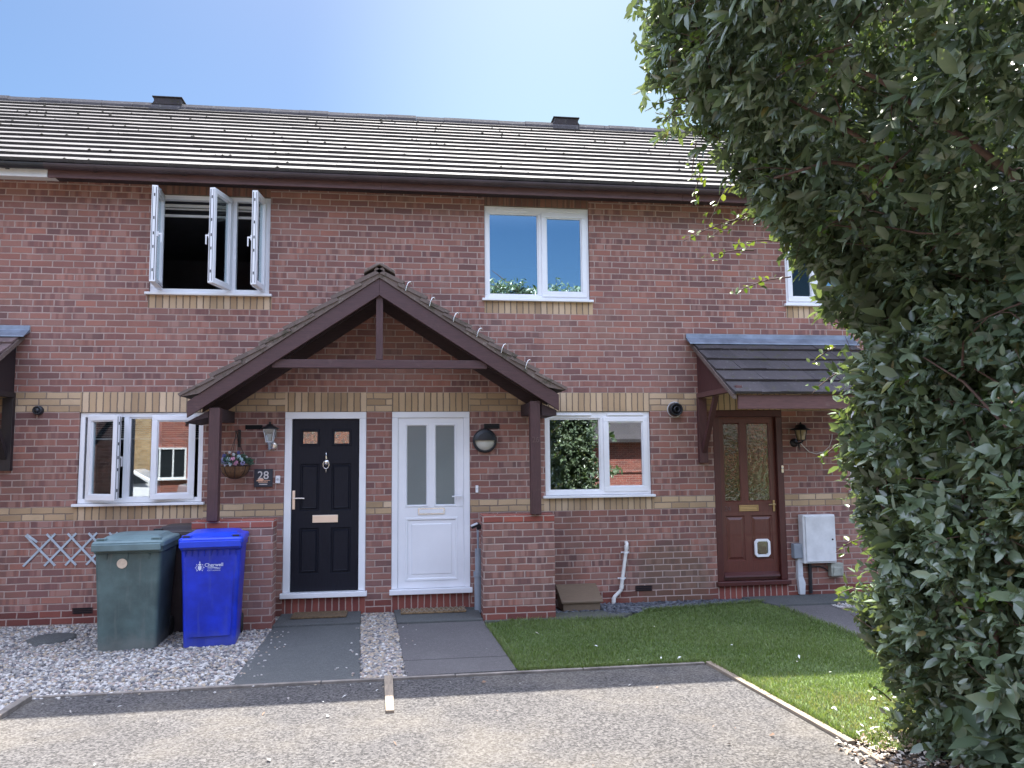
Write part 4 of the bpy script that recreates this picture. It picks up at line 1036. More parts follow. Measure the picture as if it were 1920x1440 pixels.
def bell(x, z, w, h, label, btn):
    t = thing('doorbell', label, 'doorbell', (x, 0, z), 'doorbells beside the doors')
    b = MB(); b.box(x - w / 2, x + w / 2, -.026, -.003, z - h / 2, z + h / 2); b.build('case', 'upvc', t, bevel=.006, seg=3)
    b = MB(); b.lathe([(btn, -.0265), (btn, -.030), (btn * .7, -.031), (0, -.031)], (x, 0, z + .004), (0, 1, 0), 20); b.build('button', 'greyp_l', t)
bell(-1.450, 1.545, .052, .088, 'white square doorbell between the slate plaque and the black door', .014)
bell(.846, 1.40, .034, .086, 'narrow white doorbell right of the white door', .008)

def basket():
    X, Y, Z = -1.888, -.20, 1.71
    t = thing('hanging_basket', 'coir hanging basket of pastel flowers on a wall bracket', 'hanging basket', (X, 0, Z))
    b = MB(); b.box(X - .015, X + .015, -.012, -.001, 1.92, 2.12); b.tube([(X, -.006, 2.10), (X, -.10, 2.10), (X, -.22, 2.095)], .006, 6); b.tube([(X, -.006, 1.95), (X, -.09, 2.03), (X, -.18, 2.095)], .005, 6)
    b.tube([(X, -.20, 2.095), (X, -.20, 2.04)], .004, 6); b.build('bracket', 'blackm', t)
    c = MB(); R = .155
    for k in range(3):
        a = 2 * math.pi * k / 3 + .4; c.tube([(X, Y, 2.04), (X + R * math.cos(a), Y + R * math.sin(a), Z)], .003, 5)
    c.build('chain', 'blackm', t)
    l = MB(); l.lathe([(R, 0), (R * .97, -.03), (R * .86, -.075), (R * .66, -.112), (R * .36, -.135), (0, -.142)], (X, Y, Z), (0, 0, 1), 28); l.lathe([(R, 0), (0, .005)], (X, Y, Z), (0, 0, 1), 28); l.build('coir_bowl', 'coir', t)
    w = MB()
    for k in range(8):
        a = 2 * math.pi * k / 8 + .2; w.tube([(X + R * 1.02 * math.cos(q) * math.cos(a), Y + R * 1.02 * math.cos(q) * math.sin(a), Z - .145 * math.sin(q)) for q in [i * math.pi / 2 / 8 for i in range(9)]], .0035, 5)
    w.tube([(X + (R + .003) * math.cos(2 * math.pi * k / 24), Y + (R + .003) * math.sin(2 * math.pi * k / 24), Z) for k in range(25)], .004, 5); w.build('wire_frame', 'blackm', t)
    rr = random.Random(3)
    MAT['fl_leaf'] = leafmat('basket_leaves', [(0, (.03, .09, .05)), (.5, (.05, .13, .08)), (1, (.10, .20, .13))], (.5, .6, .3), .5, .4, .2)
    V, F, A = [], [], []
    for k in range(420):
        a = rr.uniform(0, 2 * math.pi); r = R * 1.15 * math.sqrt(rr.random()); h = .02 + .11 * (1 - (r / (R * 1.2)) ** 2) * rr.random() + .0
        p = Vector((X + r * math.cos(a), Y + r * math.sin(a), Z + h)); d = Vector((math.cos(a) * rr.uniform(.2, 1.2), math.sin(a) * rr.uniform(.2, 1.2), rr.uniform(-.3, 1))).normalized()
        s = d.cross(Vector((rr.gauss(0, 1), rr.gauss(0, 1), rr.gauss(0, 1)))).normalized(); L = rr.uniform(.03, .075); wd = rr.uniform(.006, .011)
        i = len(V); V += [p, p + d * L * .5 + s * wd, p + d * L, p + d * L * .5 - s * wd]; F.append((i, i + 1, i + 2, i + 3)); A.append(rr.random())
    np_mesh('foliage', V, F, 'fl_leaf', A, t)
    cols = {'white_flower': (.72, .72, .74), 'pink_flower': (.72, .36, .50), 'lilac_flower': (.42, .38, .62), 'blue_flower': (.10, .11, .30), 'aqua_flower': (.45, .62, .64)}
    for nm, cc in cols.items(): MAT[nm] = plain(nm, cc, .7, var=.1, scale=30)
    spots = [(-.115, -.08, .05, 'lilac_flower', .034), (-.05, -.13, .06, 'aqua_flower', .03), (.01, -.15, .055, 'pink_flower', .038), (.035, -.145, .025, 'pink_flower', .034), (-.075, -.12, .03, 'lilac_flower', .036), (-.02, -.15, .02, 'aqua_flower', .026), (.10, -.10, .02, 'lilac_flower', .03),
             (.06, -.10, .09, 'aqua_flower', .026), (.0, -.09, .115, 'white_flower', .02), (-.05, -.05, .14, 'white_flower', .018), (.045, -.05, .135, 'blue_flower', .022), (-.115, -.02, .10, 'blue_flower', .026), (.13, -.03, .085, 'white_flower', .014), (-.02, -.155, -.005, 'white_flower', .013), (-.08, -.13, -.01, 'white_flower', .013), (.09, -.12, .06, 'aqua_flower', .024), (-.13, -.05, .03, 'white_flower', .022)]
    for (dx, dy, dz, nm, R2) in spots:
        m = MB(); c0 = Vector((X + dx, Y + dy, Z + dz + .01))
        for ring, (nr, rr_, hh) in enumerate(((7, 1.0, 0.0), (5, .62, .010), (3, .3, .016))):
            for k in range(nr):
                a = 2 * math.pi * k / nr + ring * .5 + dx * 40
                d = Vector((math.cos(a), 0, math.sin(a))); s = Vector((-math.sin(a), 0, math.cos(a))); f = Vector((0, -1, 0.25)).normalized()
                b0 = c0 + f * hh; Lq = R2 * rr_
                m.add([b0, b0 + d * Lq * .6 + s * Lq * .42 + f * .006, b0 + d * Lq + f * (.002 - .004 * ring), b0 + d * Lq * .6 - s * Lq * .42 + f * .006], [(0, 1, 2, 3)])
        m.build('flower', nm, t)
basket()

# trellis: crossed slats, the left end broken
def trellis():
    t = thing('wall_trellis', 'grey expanding trellis strip with broken left end behind the bins', 'trellis', (-3.2, 0, .8))
    b = MB()
    def slat(xa, za, xb, zb_, y):
        p, q = Vector((xa, y, za)), Vector((xb, y, zb_)); d = (q - p).normalized(); n = Vector((-d.z, 0, d.x)) * .011; o = Vector((0, .0035, 0))
        b.add([p - n - o, q - n - o, q + n - o, p + n - o, p - n + o, q - n + o, q + n + o, p + n + o], [(0, 1, 2, 3), (7, 6, 5, 4), (0, 4, 5, 1), (1, 5, 6, 2), (2, 6, 7, 3), (3, 7, 4, 0)])
    st = .2155; x = -4.13; k = 0
    while x < -2.45:
        slat(x, .64, x + .315, .985, -.012)
        if k > 0: slat(x + .09 - .005, .985, x + .40 - .005, .64, -.022) if False else None
        x += st; k += 1
    x = -4.115; k = 0
    while x < -2.5:
        slat(x, .975 if k == 0 else .985, x + .315, .64, -.021); x += st; k += 1
    slat(-4.10, .985, -3.99, .90, -.030)
    b.build('slats', 'trellis', t)
trellis()

# meter cabinet and boxes by door 24
t = thing('meter_cabinet', 'white meter cabinet on the wall right of the red brown door', 'meter box', (5.11, 0, .72))
b = MB(); b.box(4.895, 5.325, -.115, -.002, .425, 1.02); b.build('box', 'meter', t, bevel=.008)
b = MB(); b.box(4.925, 5.318, -.130, -.1155, .445, 1.005); b.build('door', 'meter', t, bevel=.006)
b = MB(); b.lathe([(.011, -.131), (.011, -.136), (0, -.137)], (5.275, 0, .715), (0, 1, 0), 12); b.build('lock', 'dark_hole', t)
t = thing('junction_box', 'small grey box with ducting below it, left of the white meter cabinet', 'junction box', (4.86, 0, .58))
b = MB(); b.box(4.785, 4.935, -.085, -.002, .485, .665); b.build('box', 'greyp', t, bevel=.008)
b = MB(); b.box(4.838, 4.905, -.06, -.002, .27, .484); b.prism([(4.838, .268), (4.905, .268), (4.935, .18), (4.925, .04), (4.855, .04), (4.845, .18)], 1, -.055, -.002); b.build('duct', 'greyp_l', t, bevel=.004)
t = thing('cover_box', 'squat greenish box low on the wall under the meter cabinet', 'cover box', (5.35, 0, .33))
b = MB(); b.box(5.265, 5.43, -.09, -.002, .25, .415); b.prism([(5.28, .262), (5.415, .262), (5.40, .37), (5.295, .37)], 1, -.105, -.091); b.build('box', 'greyp_b', t, bevel=.012, seg=3)
b = MB(); b.tube([(5.012, -.03, .424), (5.012, -.03, .05)], .022, 12); tag(b.build('black_pipe', 'black', None, (5.012, -.03, .05)), 'black vertical pipe under the white meter cabinet', 'pipe')
b = MB(); b.tube([(5.05, -.012, .365), (5.15, -.014, .368), (5.22, -.014, .345), (5.26, -.016, .31)], .008, 6); tag(b.build('black_cable', 'black', None, (5.15, 0, .34)), 'black cable running along bricks to the greenish box', 'cable')

# white waste pipe
t = thing('waste_pipe', 'white waste pipe bending down the wall beside the slate chips', 'pipe', (2.56, -.05, 0))
b = MB(); R = .021
b.tube([(2.66, .01, .725), (2.66, -.03, .725), (2.659, -.046, .718), (2.655, -.05, .70), (2.652, -.05, .67), (2.577, -.05, .20), (2.57, -.05, .175), (2.555, -.05, .155), (2.495, -.05, .10), (2.482, -.05, .085), (2.478, -.05, .06), (2.472, -.05, -.01)], R, 14); b.build('pipe_run', 'pipe', t)
b = MB(); b.tube([(2.653, -.05, .70), (2.648, -.05, .655)], .026, 14); b.tube([(2.585, -.05, .235), (2.576, -.05, .19)], .0255, 14); b.tube([(2.481, -.05, .08), (2.477, -.05, .03)], .0255, 14); b.build('socket', 'pipe', t)
for z in (.612, .305):
    x = 2.652 - (.67 - z) * .0745 / .47; b = MB(); b.tube([(x - .0, -.05, z - .008), (x, -.05, z + .008)], .0275, 14); b.box(x - .05, x + .05, -.022, -.001, z - .008, z + .008); b.build('clip', 'upvc', t, bevel=.002)

# grey pipe and black lamp in the gap beside the right pier
t = thing('grey_downpipe', 'grey plastic duct standing between the white door and brick pier', 'pipe', (.83, -.22, 0))
b = MB(); b.tube([(.842, -.16, .0), (.842, -.16, .42)], .045, 14); b.tube([(.842, -.16, .40), (.842, -.16, .46)], .055, 14); b.tube([(.842, -.16, .46), (.842, -.16, .72)], .036, 14); b.tube([(.842, -.16, .72), (.838, -.16, .98)], .012, 8); b.build('duct', 'greyp', t)
t = thing('flood_lamp', 'small black sensor lamp tilted on the side of the brick pier', 'lamp', (.80, -.45, 1.0))
M4 = Matrix.Translation((.785, -.47, 1.015)) @ Matrix.Rotation(rad(-22), 4, 'Y') @ Matrix.Rotation(rad(18), 4, 'X')
b = MB(); b.box(-.052, .052, -.022, .022, -.016, .012, 0, M4); b.box(.0, .06, -.02, .02, -.06, -.0165, 0, M4); b.build('case', 'black', t, bevel=.005)
b = MB(); b.box(-.05, .03, -.021, .021, .0125, .018, 0, M4); b.build('panel', 'greyp_l', t)

# small timber-look meter lid on the ground
t = thing('ground_meter_box', 'low brown ground box with a sloping lid beside the brick pier', 'ground box', (2.03, -.2, 0))
b = MB(); b.prism([(-.36, 0), (-.36, .105), (-.06, .225), (-.01, .225), (-.01, 0)], 0, 1.80, 2.235); b.build('body', 'meterlid', t, bevel=.004)
b = MB(); b.prism([(-.385, .098), (-.385, .122), (-.05, .258), (-.008, .258), (-.008, .23), (-.055, .23)], 0, 1.775, 2.265); b.build('lid', 'meterlid', t, bevel=.005)

# doormats
b = MB(); b.box(-1.24, -.64, -.345, -.045, .032, .052); tag(b.build('doormat', 'mat1', None, (-.94, -.19, .032), bevel=.006), 'dark brown doormat below the black door', 'doormat', 'doormats at the doors')
t = MB(); t.box(-.045, .69, -.31, -.055, .032, .05, 0); t = t.build('doormat', 'mat2', None, (.32, -.18, .032), bevel=.006); tag(t, 'woven pale brown doormat below the white door', 'doormat', 'doormats at the doors')
w = MB()
for k in range(13):
    xa = -.03 + k * .056; w.tube([(xa, -.30, .052), (xa + .05, -.07, .052)], .006, 5); w.tube([(xa + .05, -.30, .053), (xa, -.07, .053)], .006, 5)
w.build('weave', 'edge_wood', t)

# ------------------------------------------------------------------ wheelie bins
def rrect(cx, cy, hw, hd, r, z, n=4):
    P = []
    for (sx, sy, a0) in ((1, 1, 0), (-1, 1, 90), (-1, -1, 180), (1, -1, 270)):
        for k in range(n + 1):
            a = rad(a0 + 90 * k / n); P.append((cx + sx * (hw - r) + r * math.cos(a), cy + sy * (hd - r) + r * math.sin(a), z))
    return P
def bin_(label, x, y, yaw, W_, D_, body, lid, H=1.0, tilt=0.0):
    """front faces -y; origin on the ground under the middle"""
    t = thing('wheelie_bin', label, 'wheelie bin', (x, y, 0), 'wheelie bins by the wall')
    t.rotation_euler = (0, 0, yaw)
    def put(mb, name, mats, bevel=0.0, par=t):
        o = mb.build(name, mats, None); o.parent = par; o.location = (0, 0, 0)
        if bevel:
            bv = o.modifiers.new('bevel', 'BEVEL'); bv.width = bevel; bv.segments = 2; bv.limit_method = 'ANGLE'; bv.angle_limit = rad(45)
        return o
    w, d = W_ / 2, D_ / 2
    b = MB()
    secs = [rrect(0, -.02, w * .82, d * .74, .03, 0.0), rrect(0, -.015, w * .83, d * .76, .035, .02), rrect(0, -.01, w * .88, d * .83, .04, .45), rrect(0, 0, w * .95, d * .92, .045, H - .09),
            rrect(0, 0, w * .95, d * .92, .045, H - .085)]
    b.loft(secs, 0, True, None, True)
    rim = [rrect(0, 0, w * .965, d * .95, .045, H - .083), rrect(0, 0, w * .99, d * .98, .05, H - .07), rrect(0, 0, w * .99, d * .98, .05, H - .018)]
    b.loft(rim, 0, True)
    # raised panel and ribs on the front
    if body != 'bin_green': b.add([(-w * .66, -d * .795 - .024, .10), (w * .66, -d * .795 - .024, .10), (w * .74, -d * .90 - .010, H - .24), (-w * .74, -d * .90 - .010, H - .24)], [(0, 1, 2, 3)])
    nt = 9
    for k in range(nt):
        xx = -w * .8 + 1.6 * w * k / (nt - 1)
        if body == 'bin_green' and k not in (1, 4, 7): continue
        b.prism([(-d * .965, H - .083), (-d * .90, H - .083), (-d * .905, H - .15)], 0, xx - .006, xx + .006)
    # wheel housing at the back
    b.prism([(d * .55, 0.02), (d * .55, .24), (d * .88, .30), (d * .88, .12), (d * .80, .02)], 0, -w * .62, w * .62)
    bo = put(b, 'body', body)
    l = MB(); e = .006
    ls = [rrect(0, -.012, w * 1.03, d * 1.03, .05, H - .017), rrect(0, -.012, w * 1.03, d * 1.03, .05, H + .022), rrect(0, -.012, w * .99, d * .99, .05, H + .036), rrect(0, -.0, w * .86, d * .84, .06, H + .046), rrect(0, .02, w * .74, d * .70, .06, H + .072), rrect(0, .03, w * .6, d * .55, .06, H + .078)]
    l.loft(ls, 0, True, None, False)
    l.box(-w * .97, w * .97, -d * 1.03 - .045, -d * 1.03 - .008, H - .05, H + .012)        # front lip
    for sx in (-1, 1): l.box(sx * w * .78 - .045, sx * w * .78 + .045, -d * .93, -d * .80, H + .037, H + .062)
    lo = put(l, 'lid', lid, .006)
    g = MB()
    for sx in (-1, 1): g.box(sx * w * .78 - .03, sx * w * .78 + .03, -d * .95, -d * .88, H + .04, H + .058)
    put(g, 'lid_grip', 'black' if lid != 'bin_green_lid' else 'bin_green')
    h = MB(); h.tube([(-w * .9, d * 1.0, H - .03), (-w * .9, d * 1.0 + .085, H - .0), (w * .9, d * 1.0 + .085, H - .0), (w * .9, d * 1.0, H - .03)], .014, 8); put(h, 'handle_bar', body)
    for sx in (-1, 1):
        wh = MB(); R = .10
        wh.lathe([(0.0, -.022), (.06, -.022), (.066, -.016), (.088, -.024), (R, -.018), (R, .018), (.088, .024), (.066, .016), (.06, .022), (0, .022)], (sx * (w * .80), d * .84, R), (1, 0, 0), 28)
        put(wh, 'wheel', 'tyre')
    ax = MB(); ax.tube([(-w * .8, d * .84, .10), (w * .8, d * .84, .10)], .011, 8); put(ax, 'axle', 'blackm')
    return t, put, w, d, H
GB, putg, gw, gd, gH = bin_('faded green wheelie bin with a round paper sticker', -2.617, -1.045, rad(3), .625, .70, 'bin_green', 'bin_green_lid', .99)
s = MB(); tt = .69; yy = -gd * .885 - .0125
s.lathe([(.046, -.003), (.046, 0), (0, 0)], (-.05, -gd * .876 - .0185, .815), (0, 1, .055), 28); s.lathe([(.046, -.003), (0, -.0035)], (-.05, -gd * .876 - .0185, .815), (0, 1, .055), 28)
putg(s, 'sticker', 'sticker')
BB, putb, bw_, bd_, bH = bin_('bright blue wheelie bin with a white council crest', -1.885, -1.04, rad(6), .575, .66, 'bin_blue', 'bin_blue_lid', 1.0)
def front_y(z): return -bd_ * .795 - .024 + (z - .10) / (bH - .24 - .10) * (-bd_ * .90 - .010 + bd_ * .795 + .024)
TILT = math.atan2((front_y(.8) - front_y(.3)), .5)
def onbin(x, z, off=.002): return Matrix.Translation((x, front_y(z) - off, z)) @ Matrix.Rotation(rad(90) + -TILT * -1 * -1, 4, 'X')
m = text_mb('Cherwell', .046, onbin(.030, .775), .002, bold=.0006)
text_mb('DISTRICT COUNCIL', .0125, onbin(.030, .738), .002, mb=m); text_mb('NORTH OXFORDSHIRE', .0115, onbin(.030, .722), .002, mb=m)
n = 10; up = [(-.030 + .125 * k / n, .752 + .006 * math.sin(k / n * math.pi * 1.6)) for k in range(n + 1)]
dn = [(p[0], p[1] - .003 - .004 * math.sin(math.pi * i / n)) for i, p in enumerate(up)]
V = [(p[0], front_y(p[1]) - .003, p[1]) for p in up + dn[::-1]]; m.add(V, [tuple(range(len(V)))])
putb(m, 'lettering', 'white_print')
m = MB(); cx, cz = -.098, .757
def crest(pts): m.add([(cx + p[0], front_y(cz + p[1]) - .003, cz + p[1]) for p in pts], [tuple(range(len(pts)))])
crest([(-.016, .012), (.016, .012), (.016, -.010), (.010, -.024), (0, -.032), (-.010, -.024), (-.016, -.010)])
crest([(-.009, .015), (.009, .015), (.010, .028), (.004, .036), (-.004, .036), (-.010, .028)]); crest([(-.005, .039), (.005, .039), (.003, .056), (-.003, .056)])
for s_ in (-1, 1):
    for k in range(6):
        a = rad(20 + k * 24); r0, r1 = .024, .036 + .006 * (k % 2)
        crest([(s_ * r0 * math.sin(a), r0 * math.cos(a) - .002), (s_ * r1 * math.sin(a - .11), r1 * math.cos(a - .11) - .002), (s_ * r1 * math.sin(a + .11), r1 * math.cos(a + .11) - .002)])
putb(m, 'crest', 'white_print')
bin_('dark brown wheelie bin mostly hidden behind the green one', -2.365, -.40, rad(2), .50, .54, 'bin_brown', 'bin_brown', 1.01)
# ------------------------------------------------------------------ ground
def sheet(name, pts, z, mat, kind='structure', label=None):
    m = MB(); m.add([(p[0], p[1], z) for p in pts], [tuple(range(len(pts)))]); o = m.build(name, mat, None); struct(o, kind, label); return o
def slab(name, pts, z0, z1, mat, bevel=.004):
    m = MB(); m.prism(pts, 2, z0, z1); o = m.build(name, mat, None, bevel=bevel); struct(o); return o
sheet('ground', [(-600, -600), (600, -600), (600, 600), (-600, 600)], -0.06, 'ground')
sheet('driveway', [(-2.80, -2.725), (2.56, -2.70), (2.68, -4.24), (2.74, -4.97), (2.86, -7.2), (-2.9, -7.2)], 0.0, 'asphalt')
sheet('road', [(-60, -13.2), (60, -13.2), (60, -7.2), (-60, -7.2)], -0.004, 'road')
sheet('far_pavement', [(-60, -15.2), (60, -15.2), (60, -13.2), (-60, -13.2)], 0.06, 'slab')
sheet('far_garden', [(-60, -60), (60, -60), (60, -15.2), (-60, -15.2)], 0.02, 'ground')
slab('path', [(-1.375, -2.69), (-.358, -2.69), (-.475, -.62), (-1.375, -.64)], -.05, .012, 'slab')
slab('path', [(-1.385, -.634), (-.475, -.614), (-.50, -.002), (-1.385, -.002)], -.05, .030, 'slab')
slab('path', [(.010, -2.655), (.935, -2.625), (.915, -2.186), (-.012, -2.186)], -.05, .010, 'slab2')
slab('path', [(-.012, -2.176), (.915, -2.176), (.845, -.70), (-.078, -.70)], -.05, .012, 'slab2')
slab('path', [(-.080, -.694), (.84, -.694), (.84, -.002), (-.125, -.002)], -.05, .030, 'slab')
slab('path', [(4.30, -.55), (6.6, -.55), (6.6, -.002), (4.12, -.002)], -.05, .030, 'slab')
slab('path', [(4.42, -3.4), (5.55, -3.4), (5.40, -.556), (4.34, -.556)], -.05, .012, 'slab2')
slab('concrete_apron', [(.86, -.72), (1.20, -.74), (1.66, -.80), (2.30, -.84), (2.55, -.58), (2.30, -.375), (1.66, -.375), (1.66, -.43), (.86, -.43)], -.05, .010, 'slab3')
sheet('soil_bed', [(-9.6, -2.9), (-1.376, -2.72), (-1.386, -.003), (-9.6, -.003)], -.012, 'soil')
sheet('soil_bed', [(-9.6, -6.8), (-2.86, -6.8), (-2.84, -2.9), (-9.6, -2.9)], -.013, 'soil')
sheet('soil_bed', [(-.357, -2.69), (.009, -2.655), (-.08, -.5), (-.12, -.003), (-.50, -.003), (-.474, -.62)], -.014, 'soil')
sheet('soil_bed', [(.87, -1.0), (4.36, -1.0), (4.30, -.34), (4.12, -.003), (.85, -.003), (.85, -.43)], -.016, 'soil')
sheet('soil_bed', [(2.72, -4.5), (7, -4.5), (7, -9.5), (2.95, -9.5), (2.80, -5.9)], -.018, 'soil')
sheet('soil_bed', [(5.58, -4.5), (10.2, -4.5), (10.2, -.56), (5.42, -.56)], -.011, 'soil')
def kerb(name, a, b, w, z0, z1, mat, label, grp=None):
    a = Vector((*a, 0)); b = Vector((*b, 0)); d = (b - a).normalized(); n = Vector((-d.y, d.x, 0)) * w / 2; m = MB()
    rr = random.Random(int(a.x * 100)); N = max(1, int((b - a).length / .9))
    for k in range(N):
        p = a + (b - a) * (k / N) + d * .004; q = a + (b - a) * ((k + 1) / N) - d * .004; j = rr.gauss(0, .003)
        V = [p - n, q - n, q + n, p + n]
        m.add([(v.x, v.y, z0) for v in V] + [(v.x, v.y, z1 + j) for v in V], [(0, 3, 2, 1), (4, 5, 6, 7), (0, 1, 5, 4), (1, 2, 6, 5), (2, 3, 7, 6), (3, 0, 4, 7)])
    o = m.build(name, mat, None, origin=(a.x, a.y, 0), bevel=.004)
    tag(o, label, 'kerb edging', 'edging boards round the driveway'); return o
kerb('edging_board', (-2.80, -2.735), (2.55, -2.705), .040, -.05, .018, 'edging', 'long thin edging between the driveway and the paths and gravel')
kerb('edging_board', (2.585, -2.70), (2.745, -4.60), .052, -.05, .024, 'edge_wood', 'pale wooden edging between driveway and sunny lawn')
kerb('edging_board', (2.75, -4.66), (2.84, -6.6), .045, -.05, .014, 'edge_wood', 'brown edging board half buried in leaf litter under the hedge')
kerb('edging_board', (-2.815, -2.76), (-2.87, -6.5), .060, -.05, .030, 'edging', 'short edging at the left corner of the gravel')
m = MB(); m.prism([(-.166, -2.66), (-.096, -2.66), (-.072, -3.535), (-.132, -3.535)], 2, -.04, .022); tag(m.build('dividing_strip', 'edge_wood', None, (-.12, -3.1, 0), bevel=.004), 'short pale wooden strip set in the asphalt between two parking bays', 'edging strip')
m = MB(); m.lathe([(0, .03), (.20, .03), (.23, .02), (.24, -.02)], (-3.50, -.74, 0), (0, 0, 1), 7); o = m.build('stepping_slab', 'slab', None, (-3.5, -.74, 0)); tag(o, 'flat grey slab sunk in the white gravel', 'slab')

# gravel: loose stones
def stones(name, pts, mats, midx_p, parent=None, smin=.011, smax=.022, flat=.6, zb=-.012):
    """pts (N,2): a small irregular stone on each"""
    N = len(pts)
    ico = np.array([(0, 0, 1), (.89, 0, .45), (.276, .85, .45), (-.724, .526, .45), (-.724, -.526, .45), (.276, -.85, .45), (.724, .526, -.45), (-.276, .85, -.45), (-.89, 0, -.45), (-.276, -.85, -.45), (.724, -.526, -.45), (0, 0, -1)])
    fc = np.array([(0, 1, 2), (0, 2, 3), (0, 3, 4), (0, 4, 5), (0, 5, 1), (1, 6, 2), (2, 7, 3), (3, 8, 4), (4, 9, 5), (5, 10, 1), (2, 6, 7), (3, 7, 8), (4, 8, 9), (5, 9, 10), (1, 10, 6)])
    s = RNG.uniform(smin, smax, (N, 1)) * RNG.uniform(.75, 1.3, (N, 3)); s[:, 2] *= flat
    v = ico[None] * s[:, None, :] * RNG.uniform(.82, 1.18, (N, 12, 1))
    a = RNG.uniform(0, 6.28, N); b = RNG.normal(0, .35, N)
    ca, sa, cb, sb = np.cos(a)[:, None], np.sin(a)[:, None], np.cos(b)[:, None], np.sin(b)[:, None]
    y2 = v[:, :, 1] * cb - v[:, :, 2] * sb; z2 = v[:, :, 1] * sb + v[:, :, 2] * cb; x2 = v[:, :, 0]
    V = np.stack([x2 * ca - y2 * sa, x2 * sa + y2 * ca, z2], -1)
    V[:, :, 0] += pts[:, 0:1]; V[:, :, 1] += pts[:, 1:2]; V[:, :, 2] += zb + s[:, 2:3] * RNG.uniform(.35, 1.1, (N, 1))
    F = (fc[None] + (np.arange(N) * 12)[:, None, None]).reshape(-1, 3)
    mi = RNG.choice(len(mats), N, p=midx_p); o = np_mesh(name, V.reshape(-1, 3), F, mats, None, None, np.repeat(mi, 15))
    return o
def inpoly(p, poly):
    x, y = p[:, 0], p[:, 1]; ins = np.zeros(len(p), bool); n = len(poly)
    for i in range(n):
        x1, y1 = poly[i]; x2, y2 = poly[(i + 1) % n]
        c = ((y1 > y) != (y2 > y)) & (x < (x2 - x1) * (y - y1) / (y2 - y1 + 1e-12) + x1); ins ^= c
    return ins
def scatter(poly, n):
    a = np.array(poly); p = RNG.uniform(a.min(0), a.max(0), (int(n), 2)); return p[inpoly(p, poly)]
for nm, c in (('stone_white', (.46, .435, .40)), ('stone_grey', (.25, .235, .215)), ('stone_buff', (.34, .275, .20)), ('stone_dark', (.12, .115, .12)), ('stone_rose', (.31, .25, .22))): MAT[nm] = plain(nm, c, .75, var=.18, scale=40, bump=.3, bscale=150)
GM = ['stone_white', 'stone_grey', 'stone_buff', 'stone_dark', 'stone_rose']
P1 = scatter([(-4.9, -2.86), (-1.30, -2.70), (-1.375, -.66), (-1.385, -.02), (-4.9, -.02)], 29000)
P1 = P1[~((np.hypot(P1[:, 0] + 3.5, P1[:, 1] + .74) < .2))]
P2 = scatter([(-4.9, -4.2), (-2.87, -4.2), (-2.85, -2.8), (-4.9, -2.8)], 5200)
struct(stones('gravel', np.vstack([P1, P2]), GM, [.27, .26, .14, .20, .13]), 'stuff', 'white and grey loose gravel under the wheelie bins', 'gravel')
P3 = scatter([(-.35, -2.66), (.003, -2.64), (-.088, -.5), (-.125, -.02), (-.49, -.02), (-.467, -.62)], 5400)
struct(stones('gravel', P3, GM, [.10, .22, .34, .22, .12], smin=.012, smax=.022), 'stuff', 'mixed brown gravel strip between the two front paths', 'gravel')
spill = np.vstack([np.stack([RNG.normal(-1.27, .07, 34), RNG.uniform(-2.6, -.8, 34)], -1), np.stack([RNG.normal(-.44, .06, 30), RNG.uniform(-2.6, -.2, 30)], -1), np.stack([RNG.normal(0.0, .06, 26), RNG.uniform(-2.6, -.3, 26)], -1), np.stack([RNG.uniform(-2.7, .1, 26), RNG.normal(-2.82, .06, 26)], -1)])
struct(stones('loose_stones', spill, GM, [.4, .25, .15, .1, .1], zb=.012, smin=.007, smax=.014), 'stuff', 'few loose stones kicked onto the paths and drive edge', 'gravel')
P4 = scatter([(5.45, -1.2), (6.4, -1.2), (6.4, -.57), (5.45, -.57)], 1500)
P4b = scatter([(4.95, -.95), (5.36, -.95), (5.36, -.60), (4.95, -.60)], 260)
struct(stones('gravel', np.vstack([P4, P4b]), GM, [.5, .25, .1, .05, .1], zb=.012), 'stuff', 'small patch of pale gravel on the path by the hedge', 'gravel')
for nm, c in (('slate_blue', (.075, .085, .105)), ('slate_grey', (.13, .14, .155)), ('slate_dark', (.035, .04, .05))): MAT[nm] = plain(nm, c, .5, var=.2, scale=30)
P5 = np.vstack([scatter([(2.28, -.60), (2.75, -.50), (2.75, -.33), (2.28, -.33)], 260), scatter([(2.26, -.335), (4.22, -.28), (4.15, -.02), (2.24, -.02)], 2300), scatter([(1.68, -.42), (2.3, -.42), (2.3, -.3), (1.68, -.3)], 90), scatter([(.9, -.4), (1.75, -.4), (1.75, -.02), (.9, -.02)], 600)])
struct(stones('slate_chips', P5, ['slate_blue', 'slate_grey', 'slate_dark'], [.45, .3, .25], smin=.016, smax=.034, flat=.28, zb=.0), 'stuff', 'blue grey slate chips along the foot of the wall', 'slate chips')

